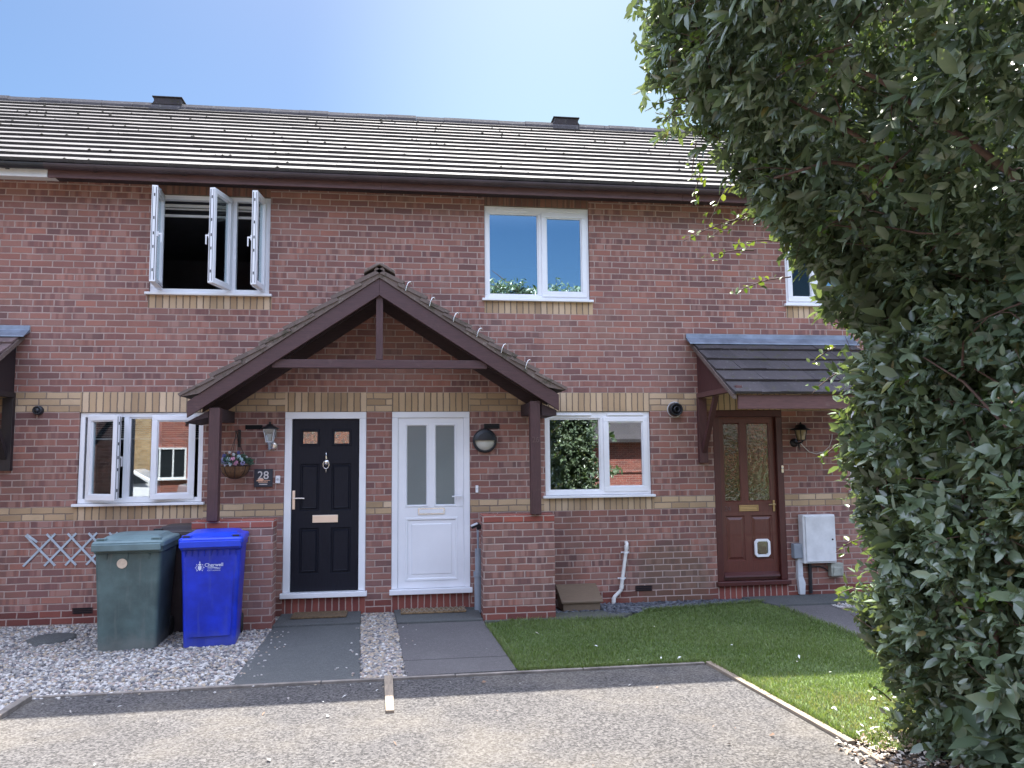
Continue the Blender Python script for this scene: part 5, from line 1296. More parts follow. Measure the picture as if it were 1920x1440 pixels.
# lawn
LAWN = [(.870, -.86), (1.05, -.76), (1.7, -.84), (2.36, -.86), (2.66, -.56), (3.2, -.40), (3.9, -.36), (4.18, -.28), (4.30, -.56), (4.40, -3.4), (5.0, -4.4), (4.4, -4.95), (2.83, -4.72), (2.765, -4.4), (2.62, -2.68), (.955, -2.67)]
MAT['lawn_soil'] = plain('green_brown_turf', (.085, .125, .035), .95, var=.3, scale=25, bump=.6, bscale=120)
sheet('lawn_soil', LAWN, .006, 'lawn_soil')
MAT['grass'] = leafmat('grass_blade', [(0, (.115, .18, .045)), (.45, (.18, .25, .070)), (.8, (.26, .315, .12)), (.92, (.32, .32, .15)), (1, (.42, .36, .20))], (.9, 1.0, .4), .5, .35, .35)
def grass(poly, n, hmin, hmax, extra=None):
    p = scatter(poly, n)
    # uneven density; towards the drive the tint holds dryness and painted sunlight
    keep = RNG.random(len(p)) < np.clip(.55 + .45 * np.sin(p[:, 0] * 5.1 + 1.3 * np.sin(p[:, 1] * 4.3)) * .5 + .45, .35, 1)
    p = p[keep]; N = len(p); h = RNG.uniform(hmin, hmax, N) * (1 + .25 * np.sin(p[:, 0] * 3.3) * np.cos(p[:, 1] * 4.1)); w = RNG.uniform(.0028, .0050, N)
    a = RNG.uniform(0, 6.28, N); le = RNG.uniform(.1, .9, N) * h; b = RNG.uniform(0, 6.28, N)
    base = np.stack([p[:, 0], p[:, 1], np.full(N, .002)], -1); sx = np.stack([np.cos(a) * w, np.sin(a) * w, np.zeros(N)], -1)
    mid = base + np.stack([np.cos(b) * le * .35, np.sin(b) * le * .35, h * .62], -1); tip = base + np.stack([np.cos(b) * le, np.sin(b) * le, h], -1)
    V = np.stack([base - sx, base + sx, mid + sx * .7, mid - sx * .7, tip], 1).reshape(-1, 3)
    idx = np.arange(N)[:, None] * 5
    q = np.concatenate([idx + np.array([[0, 1, 2]]), idx + np.array([[0, 2, 3]]), idx + np.array([[3, 2, 4]])], 1).reshape(-1, 3)
    dry = np.clip((-p[:, 1] - 2.55) * .28, 0, .38) + np.clip((-p[:, 1] - 4.0) * .25, 0, .3)  # straw tone plus sunlit paleness, put into the blade colour
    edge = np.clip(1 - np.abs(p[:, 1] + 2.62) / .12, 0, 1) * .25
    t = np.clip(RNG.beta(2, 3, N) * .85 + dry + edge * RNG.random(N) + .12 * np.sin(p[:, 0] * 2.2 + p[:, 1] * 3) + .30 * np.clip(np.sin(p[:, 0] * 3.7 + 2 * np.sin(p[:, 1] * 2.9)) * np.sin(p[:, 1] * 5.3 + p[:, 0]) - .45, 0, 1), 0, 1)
    return V, q, np.repeat(t, 3)
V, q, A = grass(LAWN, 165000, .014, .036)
def tuft_line(a, b, n, hm):
    a, b = np.array(a), np.array(b); t = RNG.random(n); p = a + (b - a) * t[:, None] + RNG.normal(0, .012, (n, 2)); return p, hm
gv, gq, ga = [V], [q], [A]
for a, b, n, hm in (((.955, -2.66), (2.60, -2.68), 1500, .042), ((2.62, -2.70), (2.79, -4.55), 1700, .050), ((.872, -.9), (.955, -2.64), 900, .040), ((1.1, -.78), (2.36, -.87), 600, .05), ((2.7, -.55), (4.25, -.30), 1500, .055), ((4.32, -.6), (4.42, -3.2), 900, .05)):
    p, hm = tuft_line(a, b, n, hm); N = n; h = RNG.uniform(.4, 1.25, N) * hm; w = RNG.uniform(.002, .004, N); an = RNG.uniform(0, 6.28, N); le = RNG.uniform(.2, 1.0, N) * h; bb = RNG.uniform(0, 6.28, N)
    base = np.stack([p[:, 0], p[:, 1], np.full(N, .006)], -1); sx_ = np.stack([np.cos(an) * w, np.sin(an) * w, np.zeros(N)], -1)
    mid = base + np.stack([np.cos(bb) * le * .35, np.sin(bb) * le * .35, h * .62], -1); tip = base + np.stack([np.cos(bb) * le, np.sin(bb) * le, h], -1)
    V2 = np.stack([base - sx_, base + sx_, mid + sx_ * .7, mid - sx_ * .7, tip], 1).reshape(-1, 3); i5 = np.arange(N)[:, None] * 5 + sum(len(v) for v in gv)
    gq.append(np.concatenate([i5 + np.array([[0, 1, 2]]), i5 + np.array([[0, 2, 3]]), i5 + np.array([[3, 2, 4]])], 1).reshape(-1, 3)); gv.append(V2); ga.append(np.repeat(RNG.beta(2, 2.2, N), 3))
V, q, A = np.vstack(gv), np.vstack(gq), np.concatenate(ga)
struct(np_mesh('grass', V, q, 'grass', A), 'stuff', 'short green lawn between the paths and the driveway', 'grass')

# pale petals and dry leaves lying about
def litter(name, pts, zs, cols, smin, smax, label):
    for nm, c in cols: 
        if nm not in MAT: MAT[nm] = plain(nm, c, .7, var=.2, scale=30)
    V, F, M = [], [], []
    for i, p in enumerate(pts):
        a = RNG.uniform(0, 6.28); L = RNG.uniform(smin, smax); w = L * RNG.uniform(.35, .6); t1, t2 = RNG.normal(0, .35, 2); z = zs if np.isscalar(zs) else zs[i]
        d = np.array([np.cos(a), np.sin(a), t1]); s = np.array([-np.sin(a), np.cos(a), t2]); c = np.array([p[0], p[1], z + .006]); k = len(V); up = np.array([0, 0, L * .12])
        V += [c - d * L / 2, c - s * w / 2 + up, c + d * L / 2, c + s * w / 2 + up]; F.append((k, k + 1, k + 2, k + 3)); M.append(RNG.integers(len(cols)))
    return struct(np_mesh(name, np.array(V), np.array(F), [c[0] for c in cols], None, None, M), 'stuff', label, name.replace('_', ' '))
CL = [('dead_leaf_tan', (.36, .26, .17)), ('dead_leaf_brown', (.17, .10, .06)), ('dead_leaf_pale', (.55, .48, .40)), ('dead_leaf_grey', (.30, .27, .24))]
P = np.vstack([scatter([(2.80, -4.5), (3.9, -4.2), (4.6, -6.4), (2.72, -6.6), (2.68, -5.0)], 7000), scatter([(2.62, -4.6), (2.85, -4.3), (2.9, -6.0), (2.55, -5.6)], 500)])
litter('leaf_litter', P, .004, CL, .02, .055, 'dry fallen leaves in the soil under the hedge')
P = np.vstack([np.array([(3.285, -2.915), (3.38, -2.77), (3.44, -2.80), (3.365, -3.274), (3.39, -3.25), (4.10, -2.68), (2.981, -2.283), (3.808, -3.439), (3.78, -3.42), (2.933, -4.10), (1.2, -2.5), (1.9, -2.62), (2.2, -2.6), (2.35, -2.63), (1.3, -1.5), (1.75, -2.1)]), scatter([(2.75, -4.6), (3.6, -4.6), (3.7, -3.7), (2.85, -3.9)], 30), scatter(LAWN, 14)])
litter('fallen_petals', P, .036, [('petal_white', (.70, .70, .66)), ('petal_cream', (.55, .51, .42)), ('dead_leaf_pale', (0, 0, 0))], .02, .045, 'pale petals and leaves scattered on the lawn')
P = np.vstack([np.array([(-1.6, -2.95), (-.86, -3.1), (-.78, -3.05), (-1.75, -2.85), (-.45, -3.12), (.9, -3.02), (.55, -2.84), (.75, -1.9), (-.8, -4.28), (-1.9, -4.6)]), scatter([(-2.6, -2.8), (2.5, -2.8), (2.6, -5), (-2.6, -5)], 26)])
litter('drive_debris', P, .004, [('petal_white', 0), ('dead_leaf_brown', 0), ('dead_leaf_grey', 0)], .015, .05, 'few pale flecks and dead leaves on the driveway')

# ------------------------------------------------------------------ tall evergreen hedge on the right
SIL = [(-.2, 3.14), (.19, 3.12), (.42, 3.08), (.62, 2.93), (.86, 2.87), (1.02, 2.86), (1.29, 2.86), (1.52, 2.91), (1.80, 2.81), (2.10, 2.87), (2.31, 2.80), (2.52, 2.85), (2.66, 2.95), (2.71, 2.77), (2.85, 2.72), (3.08, 2.47), (3.25, 2.29), (3.42, 2.19), (3.59, 2.0), (3.69, 1.84), (3.83, 1.83), (3.86, 1.66), (4.04, 1.60), (4.43, 1.50), (4.54, 1.55), (4.75, 1.44), (5.2, 1.40), (5.7, 1.7), (6.1, 2.3)]
SZ = np.array([s[0] for s in SIL]); SX = np.array([s[1] for s in SIL])
def XL(z): return np.interp(z, SZ, SX)
HY0, HY1 = -7.6, -4.60
def hedge_leaves(n, lmin, lmax, depth, zone, inner=0.0, seed=0):
    R = np.random.default_rng(seed)
    z = R.uniform(.06, 5.25, n); yc = R.uniform(zone[0], zone[1], n)
    z = np.where(R.random(n) < .05, R.uniform(.06, .6, n), z)
    top = 4.86 + .16 * np.sin(yc * 3.1 + 1.0) + .14 * np.sin(yc * 7.7) + R.exponential(.07, n); z = np.minimum(z, 9); keep_ = z < top
    xl = XL(z) - .02 - .03 * np.clip(z - 3, 0, 1)
    over = np.clip((z - 2.9) / 1.5, 0, 1)
    xr = 3.38 + .9 * over
    # rounded ends: how far the left face is pushed in near the far end
    e = np.clip((yc - (HY1 - .55 - .35 * over)) / (.55 + .35 * over), 0, 1)
    pick = R.random(n); z = z - .25 * (R.random(n) < .0) 
    left = pick < .70
    push = (1 - np.sqrt(1 - e ** 2)) * .45
    x = np.where(left, xl + push, xl + push + (xr - xl - push) * R.random(n))
    y = np.where(left, yc, HY1)
    nx = np.where(left, -1.0, -.2); ny = np.where(left, .55 * e, 1.0); nz = .25 - .55 * over * left
    bump = .10 * np.sin(z * 5.1 + y * 3.7) + .08 * np.sin(z * 9.7 - y * 7.9 + x * 4) + .05 * np.sin(z * 17 + y * 13)
    d = np.abs(R.normal(0, depth, n)) + inner + np.maximum(bump, -.12) + .02
    out = R.random(n) < .05; d = np.where(out, -R.uniform(0, .15, n), d)
    clump = np.sin(z * 11 + y * 8.3 + 1.7 * np.sin(y * 5)) * np.sin(z * 6.1 - y * 12.0 + 2 * np.sin(z * 3)); keep_ = keep_ & ((clump > -.55) | (R.random(n) < .45) | (inner > .1))
    x = x - nx * d * left; y = y - d * (~left) * 1.0 - .0
    x = x + R.normal(0, .02, n); y = y + R.normal(0, .03, n)
    # the back and underside of the overhang
    nrm = np.stack([nx, ny, nz], -1)
    return np.stack([x, y, z], -1)[keep_], nrm[keep_], R
def leaf_mesh(pos, nrm, R, lmin, lmax, droop=.45, wr=(.40, .56), narrow=1.0):
    n = len(pos)
    L = R.uniform(lmin, lmax, n)[:, None]; Wd = L * R.uniform(*wr, n)[:, None] * narrow
    nn = nrm / np.linalg.norm(nrm, axis=1, keepdims=True)
    d = R.normal(0, .70, (n, 3)) + nn * .45 + np.array([0, 0, -1.0]) * droop; d /= np.linalg.norm(d, axis=1, keepdims=True)
    up = nn * 1.0 + np.array([0, 0, .65]) + R.normal(0, .5, (n, 3)); up = up - d * (up * d).sum(1, keepdims=True); up /= np.linalg.norm(up, axis=1, keepdims=True)
    s = np.cross(d, up)
    fold = R.uniform(.10, .34, n)[:, None]; curl = R.uniform(-.05, .22, n)[:, None]
    b = pos - d * L * .5
    P = lambda f, w, h: b + d * L * f + s * Wd * w + up * (Wd * np.abs(w) * fold * 2 - L * curl * f * f) 
    V = np.stack([P(0, 0, 0), P(.30, -.46, 0), P(.33, 0, 0), P(.30, .46, 0), P(.66, -.40, 0), P(.68, 0, 0), P(.66, .40, 0), P(1, 0, 0)], 1)
    f = np.array([(0, 2, 1), (0, 3, 2), (1, 2, 4), (2, 5, 4), (2, 3, 6), (2, 6, 5), (4, 5, 7), (5, 6, 7)])
    F = (f[None] + (np.arange(n) * 8)[:, None, None]).reshape(-1, 3)
    return V.reshape(-1, 3), F
HT = thing('evergreen_hedge', 'tall overhanging evergreen hedge with glossy grey green leaves on the right', 'hedge', (3.5, -5.3, 0))
MAT['hleaf'] = leafmat('evergreen_leaf', [(0, (.075, .105, .070)), (.35, (.155, .215, .125)), (.7, (.265, .335, .215)), (.85, (.34, .41, .285)), (.92, (.22, .27, .14)), (.97, (.26, .25, .06)), (1, (.30, .20, .10))], (.9, 1.0, .35), .26, .8, .30)
MAT['hleaf_y'] = leafmat('young_leaf', [(0, (.07, .14, .025)), (.5, (.12, .20, .035)), (1, (.22, .27, .05))], (1.0, 1.0, .3), .4, .45, .45)
Vs, Fs, As = [], [], []
def twigs(p, nr, R, per, lmin, lmax, droop):
    """leaves set spirally round short shoots: p, nr are the shoots' feet and the way the hedge face looks"""
    n = len(p); nr = nr / np.linalg.norm(nr, axis=1, keepdims=True)
    T = nr * .75 + np.array([0, 0, .28]) + R.normal(0, .42, (n, 3)); hi = np.clip((p[:, 2] - 2.9) / .6, 0, 1)[:, None]; T = T - hi * np.array([0, 0, .55]); T /= np.linalg.norm(T, axis=1, keepdims=True)
    A = np.cross(T, np.array([.31, .9, .3])); A /= np.linalg.norm(A, axis=1, keepdims=True); B = np.cross(T, A); ph = R.uniform(0, 6.28, n); Ls = R.uniform(.07, .19, n)
    size = R.uniform(.62, 1.32, n); tone = R.beta(1.4, 1.9, n)
    P, D, U, S, C, HI = [], [], [], [], [], []
    for k in range(per):
        t = (k + .5) / per; a = ph + k * 2.4 + R.normal(0, .3, n); side = A * np.cos(a)[:, None] + B * np.sin(a)[:, None]
        d = T * (.35 + .5 * t) + side * (.95 - .35 * t) + np.array([0, 0, -1.0]) * droop * (1 + 1.2 * hi) + R.normal(0, .16, (n, 3)); d /= np.linalg.norm(d, axis=1, keepdims=True)
        u = T + np.array([0, 0, .35]) - side * .2 + R.normal(0, .2, (n, 3))
        P.append(p + T * (Ls * (t - .55))[:, None] + R.normal(0, .008, (n, 3))); D.append(d); U.append(u); S.append(size * (1.08 - .35 * abs(t - .45)) * R.uniform(.85, 1.15, n)); C.append(tone + R.normal(0, .10, n) + .12 * t); HI.append(hi)
    P, D, U = np.concatenate(P), np.concatenate(D), np.concatenate(U); S, C, HI = np.concatenate(S), np.concatenate(C), np.concatenate(HI)
    L = (S * R.uniform(lmin, lmax, len(S)))[:, None]; Wd = L * R.uniform(.40, .54, len(S))[:, None] * (1 - .24 * HI)
    U = U - D * (U * D).sum(1, keepdims=True); U /= np.linalg.norm(U, axis=1, keepdims=True); s_ = np.cross(D, U)
    fold = R.uniform(.06, .26, len(S))[:, None]; curl = R.uniform(-.04, .20, len(S))[:, None]
    Q = lambda f, w: P + D * L * f + s_ * Wd * w + U * (Wd * np.abs(w) * fold * 2 - L * curl * f * f)
    V = np.stack([Q(0, 0), Q(.27, -.44), Q(.30, 0), Q(.27, .44), Q(.64, -.44), Q(.66, 0), Q(.64, .44), Q(1, 0)], 1)
    f = np.array([(0, 2, 1), (0, 3, 2), (1, 2, 4), (2, 5, 4), (2, 3, 6), (2, 6, 5), (4, 5, 7), (5, 6, 7)])
    F = (f[None] + (np.arange(len(S)) * 8)[:, None, None]).reshape(-1, 3)
    return V.reshape(-1, 3), F, np.clip(C * .84, 0, .89), P
def addleaves(n, lmin, lmax, depth, zone, inner, seed, dark=0.0, filt=None, droop=.22):
    p, nr, R = hedge_leaves(n // 7, lmin, lmax, depth, zone, inner, seed)
    k = (p[:, 2] > .05) & (R.random(len(p)) < np.clip((p[:, 2] + .10) / .35, 0, 1)); p, nr = p[k], nr[k]
    V, F, t, P = twigs(p, nr, R, 7, lmin, lmax, droop)
    t = np.clip(t - dark, 0, .89); yl = R.random(len(t)) < .022; t = np.where(yl, R.uniform(.90, 1, len(t)), t)
    off = sum(len(v) for v in Vs); Vs.append(V); Fs.append(F + off); As.append(np.repeat(t, 8))
addleaves(72000, .058, .088, .075, (-6.95, HY1), 0.0, 21)
addleaves(34000, .055, .090, .14, (-6.95, HY1), .16, 22, .03)
addleaves(7000, .06, .10, .12, (-7.6, -6.95), .0, 23)
addleaves(20000, .09, .14, .18, (-7.4, HY1), .34, 24, .05)
# stems and boughs
rr = random.Random(4)
tr = MB()
for (x, y, lean) in ((3.22, -4.95, -.05), (3.26, -5.6, -.02), (3.24, -6.3, .0), (3.30, -5.25, .03)):
    pts = []; px, py = x, y
    for k in range(9):
        z = k * .55; pts.append((px, py, z)); px += lean * .35 + rr.gauss(0, .035) - (.10 if k > 4 else 0); py += rr.gauss(0, .04)
    tr.tube(pts, .06, 9, radii=[.075 - .0075 * k for k in range(9)])
tr.build('trunk', 'bark', HT)
bo = MB()
def bough(pts, r):
    pts = [Vector(q) + Vector((-.05, .0, -.01)) for q in pts]; n = len(pts); bo.tube(pts, r, 8, radii=[r * (1 - .55 * k / max(1, n - 1)) for k in range(n)])
bough([(2.24, -5.22, 3.37), (2.21, -5.12, 3.41), (2.16, -5.03, 3.44)], .017)
bough([(2.30, -5.81, 3.34), (2.16, -5.76, 3.46), (2.06, -5.68, 3.56), (1.98, -5.6, 3.66)], .012)
bough([(2.62, -6.36, 2.97), (2.46, -6.34, 3.10), (2.31, -6.26, 3.27), (2.14, -6.16, 3.48), (2.05, -6.05, 3.60)], .017)
bough([(2.45, -5.86, 3.13), (2.36, -5.91, 3.2), (2.28, -5.9, 3.3)], .013)
bough([(2.87, -5.65, 2.2), (2.83, -5.72, 2.36), (2.85, -5.87, 2.46)], .008)
bough([(2.76, -6.0, 2.84), (2.64, -5.7, 2.92), (2.55, -5.5, 3.02)], .008)
for k in range(150):
    z = rr.uniform(.5, 4.3); y = rr.uniform(-6.7, -4.75); x = float(XL(z)) + .05
    d = Vector((-rr.uniform(.0, .5), rr.uniform(-1, 1), rr.uniform(-.4, 1))).normalized(); L = rr.uniform(.15, .5); p = Vector((x, y, z)); q = p + d * L; q.y = min(q.y, -4.5)
    q.x = max(q.x, float(XL(min(5.2, q.z))) - .07); m1 = p.lerp(q, .5) + Vector((rr.gauss(-.01, .02), 0, rr.gauss(.01, .02)))
    r = rr.uniform(.0025, .005); bo.tube([p, m1, q], r, 5, radii=[r, r * .8, r * .4])
for k in range(80):
    z0 = rr.uniform(.5, 4.6); y0 = rr.uniform(-6.1, -4.7); p = Vector((3.22 + rr.gauss(0, .10) - .25 * max(0, z0 - 3), y0, z0))
    q = Vector((float(XL(min(5.6, z0 + .5))) + rr.uniform(.0, .25), y0 + rr.uniform(-.35, .35), z0 + rr.uniform(.1, .9))); m1 = (p + q) / 2 + Vector((rr.gauss(0, .08), rr.gauss(0, .08), rr.gauss(.05, .1)))
    r = rr.uniform(.007, .016); pts = [p, p.lerp(m1, .5) + Vector((0, 0, rr.gauss(0, .03))), m1, m1.lerp(q, .5) + Vector((0, 0, rr.gauss(0, .03))), q]
    bo.tube(pts, r, 6, radii=[r * 1.3, r * 1.15, r, r * .7, r * .35])
# the few thick bare boughs one sees from the drive
for a, b, r in (((3.05, -4.75, 3.55), (2.05, -4.75, 3.62), .020), ((3.6, -5.3, 3.35), (2.75, -5.25, 4.35), .022), ((3.3, -5.6, 3.15), (2.55, -5.4, 3.95), .020), ((2.75, -4.9, 3.3), (2.2, -4.9, 4.0), .015), ((2.85, -5.9, 1.9), (2.72, -5.5, 2.3), .008), ((3.0, -5.0, 2.9), (2.5, -4.9, 3.35), .013)):
    a, b = Vector(a), Vector(b); c = (a + b) / 2 + Vector((0, 0, .05)); bo.tube([a, c, b], r, 7, radii=[r, r * .85, r * .5])
# fresh pale shoots poking out on the left
st = bo
sprigs = [((2.25, -4.55, 3.12), (-.9, .1, .1), .32, 11), ((2.5, -4.55, 2.95), (-.95, .0, -.05), .42, 13), ((2.45, -4.5, 3.2), (-.8, .1, .15), .30, 9), ((1.95, -4.5, 3.72), (-.35, .0, -.9), .26, 15), ((2.1, -4.5, 3.55), (-.5, .0, -.75), .24, 12), ((1.90, -4.5, 3.85), (-.2, 0, -1), .2, 12), ((2.92, -4.5, 2.62), (-.5, 0, .3), .2, 14), ((2.85, -4.45, 2.5), (-.6, 0, -.2), .18, 12), ((2.82, -4.5, 2.32), (-.75, 0, -.35), .2, 9), ((2.80, -4.5, 1.85), (-.7, 0, -.4), .16, 8), ((2.3, -4.6, 3.4), (-.9, 0, -.3), .4, 12), ((2.25, -4.6, 3.33), (-.95, 0, -.1), .5, 10), ((2.0, -4.9, 4.1), (-.6, -.3, .1), .4, 14), ((2.3, -5.1, 3.9), (-.5, -.4, .2), .5, 16), ((2.6, -5.2, 3.5), (-.4, -.4, .3), .4, 14), ((2.55, -5.3, 4.3), (-.4, -.5, .0), .5, 16), ((2.78, -5.6, 2.9), (-.5, -.4, .2), .3, 10), ((2.1, -4.8, 4.4), (-.5, -.4, -.1), .4, 14), ((3.02, -4.6, .25), (-.5, -.1, .5), .25, 8), ((2.85, -4.6, .95), (-.8, 0, .0), .16, 8), ((2.85, -4.6, 1.25), (-.8, 0, -.2), .16, 8)]
rs_ = random.Random(8)
for k in range(34):
    z = rs_.uniform(2.9, 4.3) if k < 26 else rs_.uniform(.6, 2.6); y = rs_.uniform(-6.3, -4.8)
    sprigs.append(((float(XL(z)) + .02, y, z), (-.55, rs_.uniform(-.6, .6), rs_.uniform(-.5, .5)), rs_.uniform(.15, .38), rs_.randint(8, 16)))
RS = np.random.default_rng(5); pp, nn_ = [], []
for (p, d, L, n) in sprigs:
    p = Vector(p); d = Vector(d).normalized(); pts = [p + d * L * t + Vector((0, 0, -.25 * L * t * t)) for t in (0, .35, .7, 1)]
    st.tube(pts, .004, 5, radii=[.005, .004, .003, .0015])
    for k in range(n):
        t = .15 + .85 * (k + .5) / n; q = p + d * L * t + Vector((0, 0, -.25 * L * t * t)); pp.append((q.x + RS.normal(0, .022), q.y + RS.normal(0, .025), q.z + RS.normal(0, .022))); nn_.append((-.4, -.4, .6))
V, F = leaf_mesh(np.array(pp), np.array(nn_), RS, .035, .06, .3, (.5, .7))
off = sum(len(v) for v in Vs); nb = sum(len(f) for f in Fs); Vs.append(V); Fs.append(F + off); As.append(np.repeat(RS.random(len(pp)), 8))
np_mesh('leaves', np.vstack(Vs), np.vstack(Fs), ['hleaf', 'hleaf_y'], np.concatenate(As), HT, np.concatenate([np.zeros(nb, int), np.ones(len(F), int)]))
bo.build('branches', 'bark', HT)

# ------------------------------------------------------------------ the other side of the street (seen in the window panes)
def simple_house(name, label, x0, x1, y, depth, h, wall, ridge_along='x', rh=2.2, wins=(), roofm='tile_dark', cat='house'):
    """a house whose near face (at y) looks back at the terrace"""
    t = thing(name, label, cat, ((x0 + x1) / 2, y - depth / 2, 0))
    w = MB(); yb = y - depth; w.box(x0, x1, yb, y, -.05, h)
    if ridge_along == 'y': w.prism([(x0, h + .001), (x1, h + .001), ((x0 + x1) / 2, h + rh)], 1, yb, y)
    else: w.prism([(yb, h + .001), (y, h + .001), ((yb + y) / 2, h + rh)], 0, x0, x1)
    w.build('wall', wall, t)
    r = MB(); e = .35
    if ridge_along == 'y':
        xm = (x0 + x1) / 2; sl = rh / (xm - x0)
        for s in (-1, 1):
            xe = xm + s * (xm - x0 + e); r.prism([(xm, h + rh + .10), (xe, h - e * sl + .10), (xe, h - e * sl + .22), (xm, h + rh + .24)], 1, yb - .3, y + .3)
    else:
        ym = (y + yb) / 2; sl = rh / (y - ym)
        for s in (-1, 1):
            ye = ym + s * (y - ym + e); r.prism([(ym, h + rh + .10), (ye, h - e * sl + .10), (ye, h - e * sl + .22), (ym, h + rh + .24)], 0, x0 - .3, x1 + .3)
    r.build('roof', roofm, t)
    for (a, b, c, d) in wins:
        f = MB(); f.frame(a, b, c, d, .07, y + .002, y + .06); n = max(1, round((b - a) / .55))
        for k in range(1, n): f.box(a + (b - a) * k / n - .03, a + (b - a) * k / n + .03, y + .002, y + .055, c + .07, d - .07)
        f.box(a - .05, b + .05, y + .002, y + .11, c - .05, c - .001); wf = f.build('window', 'upvc', t)
        p = MB(); p.box(a + .06, b - .06, y + .004, y + .02, c + .06, d - .06); p.build('pane', 'carglass', wf)
    return t
simple_house('brick_house', 'buff brick gable house across the street, mirrored in the left window', -16.5, -8.9, -21.0, 9, 5.2, 'buff', 'y', 2.6, [(-14.5, -13.0, 3.4, 4.6), (-14.5, -12.6, 1.0, 2.2)])
simple_house('brick_house', 'red brick house with white windows across the street', -7.2, 4.4, -24.0, 8, 5.0, 'orange', 'x', 2.4, [(-6.0, -4.6, 3.3, 4.5), (-1.8, -.4, 3.3, 4.5), (2.2, 3.6, 3.3, 4.5), (-6, -4.2, .95, 2.2), (.2, 2.2, .95, 2.2), (2.6, 4.0, .95, 2.2)], 'tile_dark')
simple_house('brick_garage', 'low red brick garage with dark roof across the street', 6.2, 13.5, -19.0, 6, 2.3, 'orange', 'x', 1.7, (), 'tile_dark', 'garage')
simple_house('brick_house', 'red brick house behind the garage across the street', 9.6, 18, -27.0, 8, 5.0, 'orange', 'y', 2.6, [(11.5, 13, 3.3, 4.5)], 'tile_dark')
simple_house('brick_house', 'brick house standing beyond the left end of the terrace', -19, -12.2, -1.5, 7.5, 5.0, 'brick', 'x', 2.4, [(-16.5, -15.1, 3.4, 4.6)], 'tile_dark')  # invented house, out of view, so the open left sash mirrors dark brick
w = MB(); w.box(4.6, 11.0, -16.6, -16.4, -.05, 1.15); w.box(4.56, 11.04, -16.64, -16.36, 1.151, 1.21); tag(w.build('garden_wall', 'orange', None, (7.8, -16.5, 0)), 'low red brick garden wall across the street', 'wall')
def leaf_tree(name, label, cat, x, y, h, rad_, nl, seed, tintmat='hleaf', trunk=.16, zc=None, group=None, ls=(.16, .30)):
    R = np.random.default_rng(seed); t = thing(name, label, cat, (x, y, 0), group)
    zc = zc or h * .62; rz = h - zc; lob = []
    for k in range(9): a = R.uniform(0, 6.28); q = R.uniform(.2, .75); lob.append((x + math.cos(a) * rad_ * q, y + math.sin(a) * rad_ * q, zc + rz * R.uniform(-.7, .55), R.uniform(.38, .6)))
    lob.append((x, y, zc + rz * .45, .5)); lob = np.array(lob); ci = R.integers(0, len(lob), nl); c = lob[ci]
    v = R.normal(0, 1, (nl, 3)); v /= np.linalg.norm(v, axis=1, keepdims=True); r = R.uniform(.45, 1.08, nl) ** .6
    p = c[:, :3] + v * (c[:, 3] * r)[:, None] * np.array([rad_, rad_, rz]); p[:, 2] = np.maximum(p[:, 2], .1)
    V, F = leaf_mesh(p, v, R, *ls); np_mesh('crown', V, F, tintmat, np.repeat(np.clip(R.beta(2, 2, nl), 0, .93), 8), t)
    m = MB(); m.tube([(x, y, 0), (x + .05, y, zc * .5), (x, y + .05, zc), (x, y, zc + rz * .5)], trunk, 8, radii=[trunk, trunk * .8, trunk * .55, trunk * .2])
    for k in range(6): a = k * 1.05; m.tube([(x, y, zc * .75), (x + math.cos(a) * rad_ * .6, y + math.sin(a) * rad_ * .6, zc + rz * .2)], trunk * .3, 6, radii=[trunk * .35, trunk * .1])
    m.build('trunk', 'bark', t)
MAT['tleaf'] = leafmat('broad_leaf', [(0, (.03, .065, .02)), (.5, (.06, .115, .03)), (.9, (.11, .17, .045)), (1, (.14, .2, .05))], (.9, 1, .4), .45, .4, .3)
for k, (x, y, h, r, lb) in enumerate(((6.4, -27.5, 7.6, 2.0, 'taller green tree behind the garage across the street'), (7.2, -23, 5.6, 1.7, 'low bushy tree beside the garage across the street'))):
    leaf_tree('leafy_tree', lb, 'tree', x, y, h, r, 3600, 40 + k, 'tleaf', .2, None, 'trees across the street')
leaf_tree('round_bush', 'round bright green bush in front of the red brick house across the street', 'bush', 3.2, -18.5, 2.3, 1.3, 2600, 61, 'tleaf', .05, 1.1, None, (.07, .13))
for k, (bx, lb) in enumerate(((11.0, 'dense green bush left of the two by the far garage'), (13.2, 'dense green bush right of the two by the far garage'))): leaf_tree('round_bush', lb, 'bush', bx, -15.6, 2.9, 1.35, 2400, 70 + k, 'tleaf', .05, 1.3, 'bushes by the far garage', (.07, .14))  # invented bushes, placed where the red brown door's panes mirror them
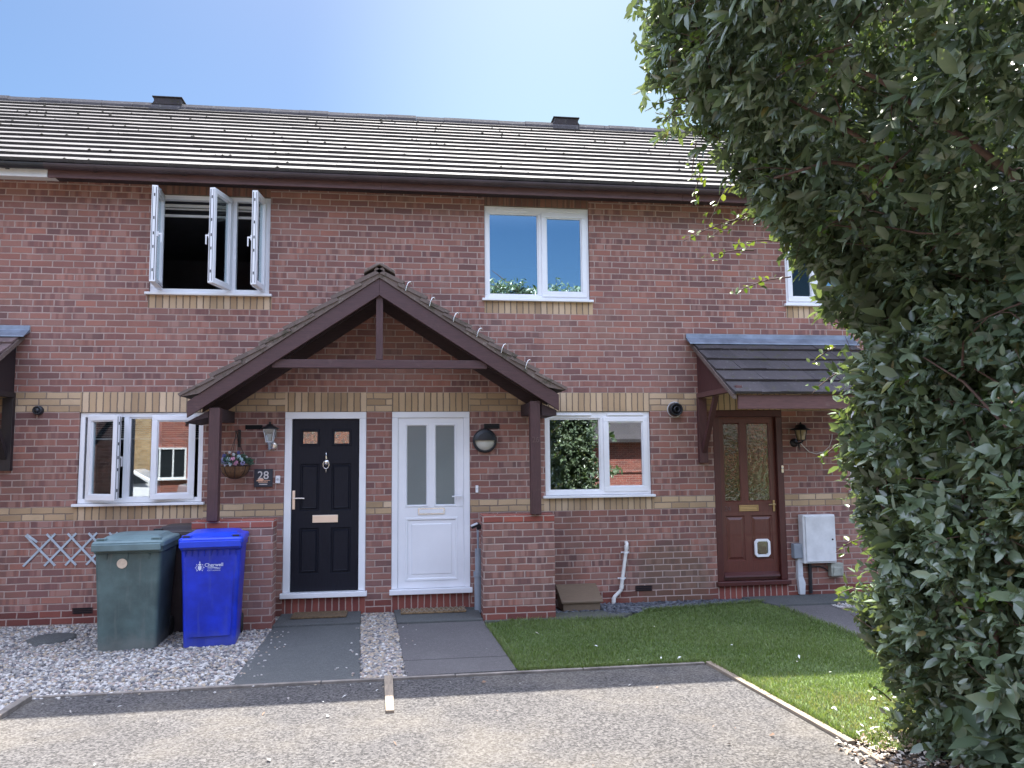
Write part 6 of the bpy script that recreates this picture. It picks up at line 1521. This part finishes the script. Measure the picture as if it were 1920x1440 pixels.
def car(label, x, y, paint, flip=1):
    t = thing('parked_car', label, 'car', (x, y, 0), 'cars parked across the street')
    prof = [(-2.05, .32), (-2.12, .55), (-2.05, .82), (-1.25, .98), (-.55, 1.42), (.85, 1.45), (1.62, 1.02), (2.02, .95), (2.10, .6), (2.05, .32)]
    b = MB(); secs = []
    for (yy, k) in ((-.84, .90), (-.80, 1), (.80, 1), (.84, .90)):
        secs.append([(x + flip * px, y + yy * (1 if pz < 1.0 else .80), .32 + (pz - .32) * (k if pz > .9 else 1)) for px, pz in prof])
    b.loft(secs, 0); body = b.build('body', paint, t, bevel=.04, seg=3)
    g = MB()
    for s in (-1, 1):
        Y = y + s * (.80 * .80 + .035)
        P = [(-1.05, .99), (-.52, 1.36), (.80, 1.38), (1.38, 1.02)]
        V = [(x + flip * a, Y + (s * .10 if c < 1.1 else 0), c) for a, c in P]; V2 = [(p[0], p[1] - s * .02, p[2]) for p in V]
        g.loft([V2, V] if s > 0 else [V, V2], 0)
    g.build('side_window', 'carglass', t)
    g = MB(); g.loft([[(x + flip * -1.24, y - .6, 1.01), (x + flip * -1.24, y + .6, 1.01), (x + flip * -.58, y + .52, 1.40), (x + flip * -.58, y - .52, 1.40)], [(x + flip * -1.27, y - .6, 1.02), (x + flip * -1.27, y + .6, 1.02), (x + flip * -.61, y + .52, 1.42), (x + flip * -.61, y - .52, 1.42)]]); g.build('windscreen', 'carglass', t)
    for wx in (-1.3, 1.28):
        for s in (-1, 1):
            w = MB(); w.lathe([(0, -.1), (.2, -.1), (.31, -.09), (.32, 0), (.31, .09), (.2, .1), (0, .1)], (x + flip * wx, y + s * .78, .32), (0, 1, 0), 24); wo = w.build('wheel', 'tyre', t)
            w = MB(); w.lathe([(.2, s * .101), (.15, s * .112), (0, s * .115)], (x + flip * wx, y + s * .78, .32), (0, 1, 0), 16); w.build('rim', 'chrome', wo)
    for s in (-1, 1):
        l = MB(); l.box(x + flip * -2.10, x + flip * -1.98, y + s * .62 - .16, y + s * .62 + .16, .68, .80); l.build('headlight', 'opal', t, bevel=.02)
car('white car parked in front of the buff brick house', -9.2, -16.6, 'carwhite'); car('white car parked in front of the red brick house', 2.6, -15.9, 'carwhite', -1)
car('dark grey car parked between the two white cars', -3.2, -16.2, 'cargrey')
